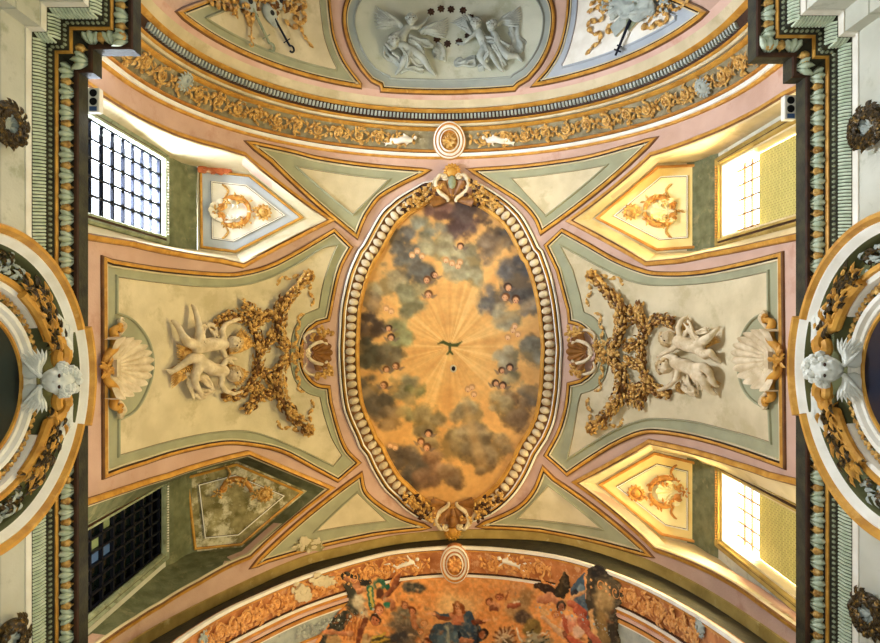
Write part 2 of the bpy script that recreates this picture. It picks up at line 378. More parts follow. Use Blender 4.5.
# ---- lunettes
LL={'LT':'upper left','RT':'upper right','LB':'lower left','RB':'lower right'}
wn=0
for k,d in LUN.items():
    sx=d['sx']; Zp,Xp=13.3,2.75; Zb,Xb=12.3,4.70
    O=Vector((sx*Xp,0,Zp)); S=Vector((sx*(Xb-Xp),0,Zb-Zp)); PS=Plane(O,S,(0,1,0)); d['PS']=PS
    pp=px(PS,d['pan']); W=[PS.w(a,b) for a,b in pp]   # far back, far bend, apex, near bend, near back
    yf,yn=W[0].y,W[4].y
    Av=[VS.w(*p) for p in dens(d['Ast'],False,.15)]; Bv=[VS.w(*p) for p in dens(d['Bst'],False,.15)]; ap=VS.w(*d['apst'])
    Xw=4.98; y0,y1=d['win']; ys=sorted((yf,yn)); 
    fA=[(sx*Xw,yf,7.6),(sx*Xw,yf,11.55),(sx*4.86,yf,12.0),tuple(W[0]),tuple(W[1])]
    fB=[tuple(W[3]),tuple(W[4]),(sx*4.86,yn,12.0),(sx*Xw,yn,11.55),(sx*Xw,yn,7.6)]
    mb=MB()
    ruled(mb,resamp(Av,26),resamp(fA,26)); ruled(mb,resamp(Av[-1:]+[ap],10),resamp([W[1],W[2]],10))
    ruled(mb,resamp([ap,Bv[0]],10),resamp([W[2],W[3]],10)); ruled(mb,resamp(Bv,26),resamp(fB,26))
    stained = k=='LB'  # panel is stained; the olive on its reveal stands in for unlit shade
    mb.build('wall_'+('left' if sx<0 else 'right'),['stoneolive' if stained else 'cream'],kind='structure',label='%s reveal of the %s window recess'%('shade-coloured' if stained else 'cream',LL[k]))
    mb=MB(); slab(mb,PS,[pp],-.1,0,m=0)
    mb.build('ceiling',['plaster_stained' if stained else 'cream'],kind='structure')
    # head of the recess, curving down to the window
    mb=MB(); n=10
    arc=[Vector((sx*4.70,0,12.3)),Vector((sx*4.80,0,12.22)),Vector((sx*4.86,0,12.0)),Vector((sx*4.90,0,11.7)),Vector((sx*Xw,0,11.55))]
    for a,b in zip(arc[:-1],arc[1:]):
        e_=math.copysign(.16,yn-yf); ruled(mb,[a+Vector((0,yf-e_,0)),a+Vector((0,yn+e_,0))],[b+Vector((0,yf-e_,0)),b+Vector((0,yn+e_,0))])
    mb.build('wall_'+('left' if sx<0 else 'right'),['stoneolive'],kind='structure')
    # wall with the window hole
    x=sx*Xw; zt=11.38; mb=MB()
    for (a,b,z0,z1) in ((ys[0]-.25,y0,7.6,11.6),(y1,ys[1]+.25,7.6,11.6),(y0,y1,zt,11.6),(y0,y1,7.6,8.2)):
        box(mb,(x+sx*.14,(a+b)/2,(z0+z1)/2),.28,b-a,z1-z0)
    mb.build('wall_'+('left' if sx<0 else 'right'),['wallplaster'],kind='structure')
    # ---- window
    wn+=1; t=thing('window_%d'%wn,'%s window of the vault'%LL[k],None,(x,(y0+y1)/2,8.2)); t['kind']='structure'
    mb=MB(); PW=Plane((x,0,0),(0,1,0),(0,0,1))
    path=[(y0,7.9),(y0,zt),(y1,zt),(y1,7.9)]
    pr=[(-.16,0),(-.16,.05),(-.12,.09),(-.085,.05),(-.07,.05),(-.055,.075),(-.02,.075),(0,.03),(0,-.1)]
    if area(path)<0: path=path[::-1]
    pr=[(-a,b) for a,b in pr] if False else pr
    sweep(mb,PW,path,pr,False,segm=[0,0,0,1,1,0,0,0])
    mb.build('window_frame',['stonegreen' if sx<0 else 'olive','umber'],t)
    mb=MB()
    for q in range(26):
        yy=y0+(y1-y0)*(q+.5)/26; ball(mb,(x-sx*.09,yy,zt+.06),(.02,.018,.02),1)
    mb.build('bead_strip',['white' if sx<0 else 'orangegold'],t)
    if k in('LT','LB'):
        gx=x+sx*.05; ny,nz=5 if k=='LT' else 6,9 if k=='LT' else 9
        for q in range(ny+1):
            mb=MB(); yy=y0+(y1-y0)*q/ny; box(mb,(gx,yy,9.6),.05,.034,3.5); mb.build('glazing_bar',['iron'],t)
        for q in range(nz+1):
            mb=MB(); zz=zt-.32*q; box(mb,(gx,(y0+y1)/2,zz),.05,y1-y0,.034); mb.build('glazing_bar',['iron'],t)
        mb=MB(); cy,cz=(y1-y0)/ny,.32      # rounded corners of every pane
        for i in range(ny):
            for j in range(nz):
                a,b=y0+cy*i,zt-cz*j
                for sy,sz in ((0,0),(1,0),(0,1),(1,1)):
                    py,pz=a+cy*sy,b-cz*sz; ey=1 if sy==0 else -1; ez=-1 if sz==0 else 1
                    V=[(gx,py,pz),(gx,py+ey*.075,pz),(gx,py+ey*.035,pz+ez*.035),(gx,py,pz+ez*.075)]
                    mb.add(V,[(0,1,2,3)])
        mb.build('pane_corner_lead',['iron'],t)
        mb=MB(); box(mb,(gx+sx*.04,(y0+y1)/2,9.6),.01,y1-y0,3.56); 
        mb.build('pane',['clear_glass' if k=='LT' else 'dark_glass'],t)
        if k=='LB':
            for (i,j,mm) in ((0,7,'pane_white'),(0,5.0,'pane_pale'),(1,6,'pane_pale'),(2,6,'pane_blue'),(2,5,'pane_blue')):
                mb=MB(); box(mb,(gx+sx*.03,y0+cy*(i+.5),zt-cz*(j+.5)),.01,cy*.8,cz*.8); mb.build('pane',[mm],t,label='single brighter pane')
    else:
        # deep splayed opening, leaded lattice at the head and a woven blind below
        gx=x+sx*.26
        mb=MB(); 
        for yy in (y0,y1): box(mb,(x+sx*.15,yy+(-.02 if yy==y0 else .02)+(.03 if yy==y0 else -.03),9.7),.34,.04,3.3)
        box(mb,(x+sx*.15,(y0+y1)/2,zt-.02),.34,y1-y0,.04)
        mb.build('window_reveal',['cream'],t)
        for q in range(3):
            mb=MB(); box(mb,(gx,(y0+y1)/2,zt-.02-.27*q),.03,y1-y0,.025); mb.build('glazing_bar',['umber'],t)
        for q in range(5):
            mb=MB(); box(mb,(gx,y0+(y1-y0)*(q+.5)/5,zt-.5),.03,.022,1.0); mb.build('glazing_bar',['umber'],t)
        mb=MB(); box(mb,(gx+sx*.03,(y0+y1)/2,9.75),.01,y1-y0,3.2); mb.build('pane',['clear_glass'],t)
        mb=MB(); box(mb,(gx-sx*.05,(y0+y1)/2,9.3),.03,(y1-y0)*.93,2.3)
        b=mb.build('roller_blind',['blind'],t)
    # ---- gilt frame lines around the opening on the vault and on the recessed panel
    O=d['Ast']+[d['apst']]+d['Bst']
    t=thing('lunette_moulding','gilded moulding edging the pointed opening of the %s window'%LL[k],'moulding',VS.w(*d['apst']),'gilded edges of the window openings')
    hand=1 if area(O+[O[0]])>0 else -1
    pts=O if hand>0 else O[::-1]
    mb=MB(); sweep(mb,VS,pts,[(-.12,0),(-.118,.03),(-.10,.055),(-.045,.07),(-.02,.045),(0,.02),(.0,-.05)],False,segm=[1,0,0,1,2,2])
    mb.build('gilt_moulding',['gold','linebrown','cream'],t)
    I=cw(pp)
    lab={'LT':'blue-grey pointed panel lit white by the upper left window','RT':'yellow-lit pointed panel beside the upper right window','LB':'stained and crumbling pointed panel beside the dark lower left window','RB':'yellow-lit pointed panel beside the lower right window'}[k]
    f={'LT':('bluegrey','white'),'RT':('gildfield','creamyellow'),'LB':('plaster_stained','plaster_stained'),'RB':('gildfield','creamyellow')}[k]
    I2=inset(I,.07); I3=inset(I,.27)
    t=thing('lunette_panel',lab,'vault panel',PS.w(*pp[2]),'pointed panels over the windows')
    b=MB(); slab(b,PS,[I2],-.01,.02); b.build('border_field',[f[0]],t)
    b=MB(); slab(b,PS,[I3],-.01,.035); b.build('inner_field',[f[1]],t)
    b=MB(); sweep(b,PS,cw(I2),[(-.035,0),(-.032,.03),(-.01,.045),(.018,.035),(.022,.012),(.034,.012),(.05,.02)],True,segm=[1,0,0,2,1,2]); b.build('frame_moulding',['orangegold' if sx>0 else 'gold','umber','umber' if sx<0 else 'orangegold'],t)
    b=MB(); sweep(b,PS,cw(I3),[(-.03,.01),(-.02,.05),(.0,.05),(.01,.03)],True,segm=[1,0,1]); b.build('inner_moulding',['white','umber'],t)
    d['I3']=I3

# ---- cornices with the walls below them
PLAN=type('PLAN',(),{'w':staticmethod(lambda a,t,h=0:Vector((a,t,h)))})
CORN={}
for side,sx in (('left',-1),('right',1)):
    e=4.35
    xs=[3.70,4.18,e] if sx<0 else [3.76,4.19,e]; ya,yb=(-2.98,-3.26) if sx<0 else (-2.92,-3.165)
    path=[(sx*xs[0],-6.6),(sx*xs[0],yb),(sx*xs[1],yb),(sx*xs[1],ya),(sx*xs[2],ya),(sx*(xs[2]),7.2)] 
    # lateral positive = outwards (towards the wall)
    q=1 if sx<0 else -1
    P=path if True else path[::-1]
    sgn=1 if sx<0 else -1
    def swp(mb,prof,segm=None,P=P,sgn=sgn,mx=1.0): sweep(mb,PLAN,P,[(a*sgn,z) for a,z in prof],False,segm=segm,mx=mx)
    CORN[side]=(P,sgn)
    t=thing('trim_%d'%(1 if sx<0 else 2),'dark leaf-carved cornice along the %s wall'%side,None,(sx*e,0,7.3)); t['kind']='structure'
    mb=MB(); swp(mb,[(.9,7.9),(0,7.88),(0,7.68),(.015,7.66),(.05,7.66),(.055,7.70)],[0,0,1,1,0]); mb.build('corona',['stonedark','umber'],t)
    mb=MB(); swp(mb,[(.055,7.70),(.10,7.70),(.17,7.62),(.185,7.58)]); mb.build('cyma',['stonedark'],t)
    mb=MB(); swp(mb,[(.185,7.58),(.195,7.57),(.20,7.55),(.212,7.55)]); mb.build('gilt_fillet',['gold'],t)
    mb=MB(); swp(mb,[(.212,7.55),(.24,7.53),(.25,7.47),(.265,7.46)]); mb.build('ornament_band',['stonedark'],t)
    mb=MB(); swp(mb,[(.265,7.46),(.29,7.40),(.315,7.35),(.32,7.30)],[0,0,0]); mb.build('ribbed_band',['stonedark'],t)
    mb=MB(); swp(mb,[(.32,7.30),(.325,7.30),(.335,7.22),(.35,7.22)]); mb.build('white_fillet',['white'],t)
    mb=MB(); swp(mb,[(.35,7.22),(.355,6.84),(.37,6.83),(.37,6.78),(.35,6.77),(.35,6.3),(.39,6.28),(.39,-1.6),(.57,-1.6),(.57,7.7),(.9,7.8)],None)
    mb.build('wall_%s'%side,['wallplaster'],kind='structure',label='%s nave wall below the cornice with plain plaster frieze'%side)

# sampled positions along the cornice for carved ornament
def along(P,sgn,off,step):
    n=mitre(P,False); Q=[(a[0]+b[0]*off*sgn,a[1]+b[1]*off*sgn) for a,b in zip(P,n)]
    out=[]
    for a,b in zip(Q[:-1],Q[1:]):
        L=math.hypot(b[0]-a[0],b[1]-a[1]); k=max(1,int(round(L/step))); d=((b[0]-a[0])/L,(b[1]-a[1])/L)
        for i in range(k): out.append(((a[0]+d[0]*L*(i+.5)/k),(a[1]+d[1]*L*(i+.5)/k),d,(-d[1]*sgn,d[0]*sgn)))
    return out
for side in CORN:
    P,sgn=CORN[side]; t=bpy.data.objects['trim_%d'%(1 if side=='left' else 2)]
    vis=lambda x,y,z: abs(x/z*F)<450 and -335<y/z*F<335
    # big leaves of the cyma, every other one gilded
    prot={}
    for kind in (0,1):
        mb=MB()
        if kind==0:
            for sg in (-1,1): leaf(mb,(-.005,sg*.02,.0),(.13,sg*.055,-.03),(-.4,0,-1),.17,.08,curl=.5,ridge=.4)
            leaf(mb,(-.01,0,0.0),(.15,0,-.05),(-.4,0,-1),.17,.075,curl=.6,ridge=.4)
        else:
            ball(mb,(.06,0,-.035),(.055,.05,.03),2); leaf(mb,(0.0,0,-.0),(.13,0,-.05),(-.4,0,-1),.13,.07,curl=.7)
        V=np.array(mb.v); V=V*1.22; me=bpy.data.meshes.new('leaf_ornament'); me.from_pydata(V.tolist(),[],mb.f); me.materials.append(MATS['palegreen_leaf' if kind==0 else 'leafgold'])
        me.polygons.foreach_set('use_smooth',[True]*len(me.polygons)); prot[kind]=me
    c=0; pts=[p for p in along(P,sgn,.065,.125)]
    pts=[p for p in pts if vis(p[0],p[1],7.66)][:100]
    for i,(x,y,d,n) in enumerate(pts):
        o=bpy.data.objects.new('leaf_ornament' if i%2==0 else 'gilt_dart',prot[i%2]); C.objects.link(o); o.parent=t
        X=Vector((n[0],n[1],0)); Y=Vector((d[0],d[1],0)); Zv=Vector((0,0,1))
        o.matrix_local=Matrix.Translation(Vector((x,y,7.70-.012))-ORG[t.name])@Matrix((X,Y,Zv)).transposed().to_4x4()
    # small ornament band: egg shapes, and the ribbed band as one carved strip
    mb=MB()
    for x,y,d,n in along(P,sgn,.235,.062):
        if vis(x,y,7.5): ball(mb,(x,y,7.50),(.022,.02,.03),1)
    mb.build('bead_ornament',['stonegreen'],t)
    mb=MB()
    for x,y,d,n in along(P,sgn,.29,.04):
        if vis(x,y,7.4):
            a=Vector((x-n[0]*.025,y-n[1]*.025,7.455)); b=Vector((x+n[0]*.032+d[0]*.02,y+n[1]*.032+d[1]*.02,7.31)); tube(mb,[a,(a+b)/2-Vector((n[0]*.012,n[1]*.012,.012)),b],.016,5)
    mb.build('ribbing',['palegreen_leaf'],t)
# fluted pilaster shafts beyond the break in the cornice
for side,sx in (('left',-1),('right',1)):
    t=thing('trim_%d'%(3 if sx<0 else 4),'fluted pilaster at the %s corner below the cornice'%side,None,(sx*3.9,-3.6,0)); t['kind']='structure'
    mb=MB(); x0=xs[1]
    for i in range(12):
        yy=-3.95-i*.1; xx=sx*(4.58)
        tube(mb,[(xx,yy+.5,6.8),(xx,yy+.5,0.2)],.025,8)
    mb.build('fluting',['white'],t)
# ================================================================ ARCHES AT BOTH ENDS
def yc(v): # world Y of the arch line that crosses the photo's middle at row v
    return VS.inv(450,v)[1]
def arcline(y,a0,a1,step=.12):
    n=int((a1-a0)/step)+1; return [(a0+(a1-a0)*i/(n-1),y) for i in range(n)]
AL=8.2
t=thing('decorated_arch','upper transverse arch with gilded scroll frieze and dentil mouldings','arch',VS.w(0,yc(140)),None)
def arcband(name,v0,v1,h,mats,prof=None,segm=None):
    y0,y1=yc(v0),yc(v1); mb=MB()
    w=y0-y1
    prof=prof or [(0,0),(0.0,h),(1,h),(1,0)]
    pts=arcline(y0,-AL,AL)     # going right: +lateral = +t (image down) ; we want up => negative
    sweep(mb,VS,pts,[(-a*w,hh) for a,hh in prof],False,mx=.14,segm=segm)
    return mb.build(name,mats,t)
arcband('white_fillet',159.5,153.5,.05,['gold','white'],[(0,0),(.05,.04),(.35,.06),(.4,.085),(.9,.085),(1,.0)],[0,0,1,1,0])
arcband('gilt_moulding',153.5,149.5,.05,['orangegold','umber'],[(0,0),(.1,.05),(.5,.075),(.8,.05),(1,0)],[1,0,0,1])
arcband('frieze_field',149.5,131.5,.012,['friezefield'])
arcband('gilt_moulding',131.5,127,.05,['gold','umber'],[(0,0),(.1,.05),(.5,.075),(.8,.05),(1,0)],[0,0,0,1])
arcband('white_fillet',127,124.5,.05,['cream'],[(0,0),(.1,.07),(.9,.07),(1,0)])
arcband('gilt_moulding',124.5,120.5,.05,['gold','umber'],[(0,0),(.1,.055),(.5,.08),(.9,.06),(1,0)],[0,0,1,1])
arcband('dentil_bed',120.5,113.5,.03,['umber'])
arcband('gilt_moulding',113.5,109,.05,['gold','umber'],[(0,0),(.1,.06),(.6,.1),(1,.03),(1,0)],[0,0,0,1])
arcband('cream_band',109,100.5,.02,['cream'])
arcband('pink_band',100.5,93.5,.012,['pink'])
# dentils: more than a hundred, one carved run
mb=MB(); yd0,yd1=yc(120.3),yc(114)
n=int(2*7.3/.085)
for i in range(n):
    a=-7.3+14.6*(i+.5)/n; p,S,T,N=frame_at(VS,a,(yd0+yd1)/2,.05)
    box(mb,p,.04,abs(yd1-yd0)*.8,.05,0,S,T,N); ball(mb,p+T*(abs(yd1-yd0)*.28)+N*.01,(.026,.022,.03),1,basis=(S,T,N))
mb.build('dentil_row',['greystucco'],t)
# gilded acanthus scroll units
def spiral(surf,c,R,turns,dirn,a0,h,rad,mb,m=0,seg=6,n=22,r_end=.12):
    P=[];Rr=[]
    for i in range(n):
        k=i/(n-1); r=R*(1-k*(1-r_end)); a=a0+dirn*turns*2*PI*k
        P.append(surf.w(c[0]+r*math.cos(a),c[1]+r*math.sin(a),h+.02*k)); Rr.append(rad*(1-.45*k))
    tube(mb,P,Rr,seg,m)
def scroll_unit(surf,a,tt,w,Ht,flip,mb,mirror=1):
    """one running scroll: spiral, rosette, leaves curling off"""
    s=1 if flip else -1; H=Ht*.36
    spiral(surf,(a,tt),H,1.35,s*mirror,PI/2*(-s),.05,.026,mb)
    p,S,T,N=frame_at(surf,a,tt,.05); ball(mb,p,(.045,.045,.035),1,basis=(S,T,N))
    for k in range(6):
        an=2*PI*k/6; d=S*math.cos(an)+T*math.sin(an); leaf(mb,p+d*.02,d,N,.08,.05)
    # outer curling leaves
    for k in range(7):
        an=random.uniform(0,2*PI); r=H*random.uniform(.85,1.05); q=surf.w(a+math.cos(an)*r,tt+math.sin(an)*r,.025)
        d=(S*math.cos(an+s*1.0)+T*math.sin(an+s*1.0)); leaf(mb,q,d,N,.12*random.uniform(.8,1.2),.06,curl=.7)
    # running stem to the next
    P=[surf.w(a+w*(k/8-.5)*1.1,tt+s*H*math.cos((k/8-.5)*PI*1.05)*.95,.03) for k in range(9)]
    tube(mb,P,[.012+.012*math.sin(k/8*PI) for k in range(9)],5)
    for k in (0,8):
        for j in (-1,1):
            leaf(mb,P[k],S*(1 if k else -1)*.4+T*j,N,.13,.07,curl=.8)
tf=(yc(149)+yc(132))/2; FH=abs(yc(149)-yc(132))
for side in (-1,1):
    for i in range(16):
        a=side*(.92+.46*i); mb=MB(); scroll_unit(VS,a,tf,.46,FH,i%2==0,mb,side)
        mb.build('acanthus_scroll',['leafgold'],t)
# small reclining winged children and masks are white stucco inlaid in the frieze
def blobify(o,vox,it=2):
    r=o.modifiers.new('remesh','REMESH'); r.mode='VOXEL'; r.voxel_size=vox; r.use_smooth_shade=True
    s=o.modifiers.new('smooth','SMOOTH'); s.iterations=it; s.factor=.5
    return o
def capsule(mb,a,b,ra,rb,seg=10,m=0):
    a=Vector(a); b=Vector(b); d=(b-a); L=d.length
    if L<1e-5: ball(mb,a,max(ra,rb),2,m); return
    ball(mb,a,ra,2,m); ball(mb,b,rb,2,m); tube(mb,[a,(a+b)/2,b],[ra,(ra+rb)/2,rb],seg,m)
def figure(surf,J,name,mats,parent=None,vox=.022,drape=None,**k):
    """J: list of (u,v,h,r) chains in photo pixels laid on a surface; radii in metres"""
    mb=MB()
    for ch in J:
        P=[surf.w(*surf.inv(u,v),h) for u,v,h,r in ch]
        if len(ch)==1: ball(mb,P[0],ch[0][3],2)
        for i in range(len(ch)-1): capsule(mb,P[i],P[i+1],ch[i][3],ch[i+1][3])
    o=mb.build(name,mats,parent,**k); return blobify(o,vox)
# frieze children near the middle (white), mirrored left/right
for cx,sg in ((402,-1),(497,1)):
    f=lambda x,y:(cx+sg*x,y)
    J=[[(*f(-8,141),.06,.06),(*f(0,140.5),.08,.07),(*f(6,142),.06,.065)],[(*f(-13,138.5),.07,.045)],[(*f(6,142),.05,.04),(*f(12,144),.05,.03),(*f(18,143),.05,.018)],[(*f(5,140),.05,.035),(*f(11,139.5),.05,.03),(*f(17,146),.04,.018)],[(*f(-8,141),.06,.03),(*f(-3,146),.05,.02)],[(*f(-7,139),.06,.03),(*f(-1,134.5),.05,.02)]]
    figure(VS,J,'reclining_child',['white'],t,vox=.018)
for cx,cy in ((182,82),(706,88)):
    mb=MB(); p,S,T,N=frame_at(VS,*VS.inv(cx,cy),.06); ball(mb,p,(.12,.12,.07),2,basis=(S,T,N)); ball(mb,p+N*.07,(.03,.05,.03),1,basis=(S,T,N))
    for k in range(14):
        an=2*PI*k/14; d=S*math.cos(an)+T*math.sin(an); leaf(mb,p+d*.09,d,N,.09,.06,curl=.8)
    mb.build('grotesque_mask',['greystucco'],t)
# roundel at the crown of the upper arch
def roundel(surf,u,v,label,mats,R=.36,center='leafgold'):
    c=surf.inv(u,v); t=thing('roundel',label,'rosette',surf.w(*c))
    def ring(name,r0,prof,mt,segm=None):
        mb=MB(); P=[(c[0]+r0*math.cos(2*PI*k/48),c[1]+r0*math.sin(2*PI*k/48)) for k in range(48)]; sweep(mb,surf,P,prof,True,segm=segm); mb.build(name,mt,t)
    mb=MB(); P=[(c[0]+R*1.02*math.cos(2*PI*k/40),c[1]+R*1.02*math.sin(2*PI*k/40)) for k in range(40)]; slab(mb,surf,[P],-.05,.09); mb.build('disc',[mats[2]],t)
    ring('outer_ring',R,[(0,.02),(.005,.12),(.03,.135),(.045,.1),(.06,.1),(.08,.12),(.11,.12),(.115,.09)],mats[:2],[1,1,0,0,1,1,1])
    ring('inner_ring',R*.6,[(0,.09),(.004,.13),(.025,.145),(.05,.1),(.055,.09)],mats[:2],[1,1,0,0])
    p,S,T,N=frame_at(surf,*c,.1); mb=MB(); ball(mb,p,(.045,.045,.035),2,basis=(S,T,N))
    for L,n in ((.1,7),(.16,9)):
        for k in range(n):
            an=2*PI*k/n+L*7; d=S*math.cos(an)+T*math.sin(an); leaf(mb,p+d*.03,d,N,L,.08,curl=.6)
    mb.build('flower',[center],t)
    return t
roundel(VS,449.5,142,'gilded rosette in white rings at the crown of the upper arch',['orangegold','white','gold'])

# ---- presbytery vault panels beyond the upper arch
ovL=[(382.5,89),(381.5,84.5)]+crv([(372,80),(360,65.5),(350,45),(345,25),(346,8),(352,-6),(364,-24),(390,-40)])
ovR=crv([(510,-40),(534,-24),(546,-6),(552,8),(553,25),(549,45),(540,63.4),(528,78)])+[(518,84),(514,88)]
oval=ovL+ovR+crv([(474,90.5),(421,91)])
panel('oval_panel','large oval grey panel with two pairs of stucco angels at the top edge','vault panel',oval,None,ins=.24,field='greyfield',border='bluegrey2',pw=1.1)
yl=yc(91.8)
def lowline(s0,s1): 
    return [(s0+(s1-s0)*k/16,yl) for k in range(17)]
tpl=crv([(359,85),(342.5,62.5),(333,40),(329.5,20),(327.5,0),(327,-20)])+[(326,-40),(120,-40),(125,-22)]
stL=[q for q in px(VS,tpl) if True]
sa=VS.inv(359,85)[0]; stL=[q for q in stL if q[1]<yl-.01]; stL=[q for q in stL]+lowline(-6.6,sa)
panel('trophy_panel','curved panel with gilded musical trophy, left of the oval angel panel','vault panel',None,None,ins=.22,outer_st=stL)
sb=VS.inv(537.5,85)[0]; stR=lowline(sb,6.6)+[q for q in px(VS,[(765,-40),(570,-40)]+crv([(570,-25),(570,0),(567.5,25),(560,52),(548,72)])) if q[1]<yl-.01]
panel('trophy_panel','curved panel with books and torch trophy, right of the oval angel panel','vault panel',None,None,ins=.22,border='bluegrey',field='white',outer_st=stR)

# ---- lower arch: dark riser, frieze and painted conch
RB=3.75
BS=Arch(lambda Y:RB+0*np.asarray(Y))
wl=crv([(120,690),(174,643),(220,613),(258,595),(296,579),(334,566.5),(372,556),(400,550.5),(440,547),(470,546.8),(516,550),(567,558),(617,574),(658,592),(704,618),(748,648),(800,690)],4)
wl_st=px(BS,wl)
E=[VS.w(*p) for p in edge_st]; A=[BS.w(*p) for p in wl_st]
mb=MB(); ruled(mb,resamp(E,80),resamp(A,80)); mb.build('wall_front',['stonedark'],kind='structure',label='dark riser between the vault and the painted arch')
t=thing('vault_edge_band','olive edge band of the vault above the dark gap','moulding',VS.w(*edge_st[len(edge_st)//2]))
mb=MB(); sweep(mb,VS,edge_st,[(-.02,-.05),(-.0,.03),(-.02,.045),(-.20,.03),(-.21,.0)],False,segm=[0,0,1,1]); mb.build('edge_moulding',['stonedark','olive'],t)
mb=MB(); EE=resamp(E,150)
for p in EE: ball(mb,p+Vector((0,.03,-.06)),(.022,.022,.035),1)
mb.build('bead_row',['bronze'],t)
# frieze band
ft=thing('painted_arch_frieze','orange and gold painted scroll frieze with white rims around the lower fresco','frieze',BS.w(*wl_st[len(wl_st)//2]))
FW=.62
mb=MB(); slab(mb,BS,[wl_st+[(a+b[0]*FW,c+b[1]*FW) for (a,c),b in zip(wl_st,mitre(wl_st,False))][::-1]],-.05,.01); mb.build('frieze_field',['orangefield'],ft)
pr=lambda o,w,h:[(o,0),(o,h),(o+w,h),(o+w,0)]
for o,w,h,mt in ((-.02,.06,.06,'white'),(.04,.02,.03,'umber'),(.06,.03,.04,'orangegold'),(.52,.025,.04,'umber'),(.545,.05,.06,'white'),(.595,.03,.045,'orangegold')):
    mb=MB(); sweep(mb,BS,wl_st,pr(o,w,h),False); mb.build('white_rim' if mt=='white' else 'gilt_moulding',[mt],ft)
nrm=mitre(wl_st,False)
L=[0]
for a,b in zip(wl_st[:-1],wl_st[1:]): L.append(L[-1]+math.hypot(b[0]-a[0],b[1]-a[1]))
mid=min(range(len(wl_st)),key=lambda i:abs(wl_st[i][0]-BS.inv(455,547)[0]))
def onfr(d,o):
    x=L[mid]+d; i=1
    while i<len(L)-1 and L[i]<x: i+=1
    k=(x-L[i-1])/(L[i]-L[i-1]); a=wl_st[i-1];b=wl_st[i]; n=nrm[i]
    return (a[0]+(b[0]-a[0])*k+n[0]*o,a[1]+(b[1]-a[1])*k+n[1]*o)
for side in (-1,1):
    for i in range(15):
        d=side*(.95+.42*i)
        if side>0 and 2.0<d<4.0 and i in (4,5,6): continue
        c=onfr(d,.3); mb=MB(); scroll_unit(BS,c[0],c[1],.42,.42,i%2==0,mb,side); mb.build('acanthus_scroll',['softgold'],ft)
c=onfr(0,.32)
class _P: pass
uv=(455,562)
roundel(BS,455,562.5,'orange rosette in white rings at the crown of the fresco arch',['orangegold','white','orangefield'],R=.38,center='softgold')
for cx,sg,cy in ((405,1,563),(512,-1,562)):
    f=lambda x,y:(cx+sg*x,cy+y)
    J=[[(*f(-8,3),.05,.035),(*f(0,0),.06,.05),(*f(7,-2),.05,.05)],[(*f(12,-5),.07,.045)],[(*f(-8,3),.05,.03),(*f(-16,0),.05,.022),(*f(-22,1),.04,.015)],[(*f(-6,3),.05,.03),(*f(-12,8),.05,.022),(*f(-18,8),.04,.015)],[(*f(6,-2),.05,.025),(*f(2,-8),.05,.02)],[(*f(8,-1),.05,.025),(*f(14,5),.05,.02)]]
    figure(BS,J,'reclining_child',['white'],ft,vox=.018)
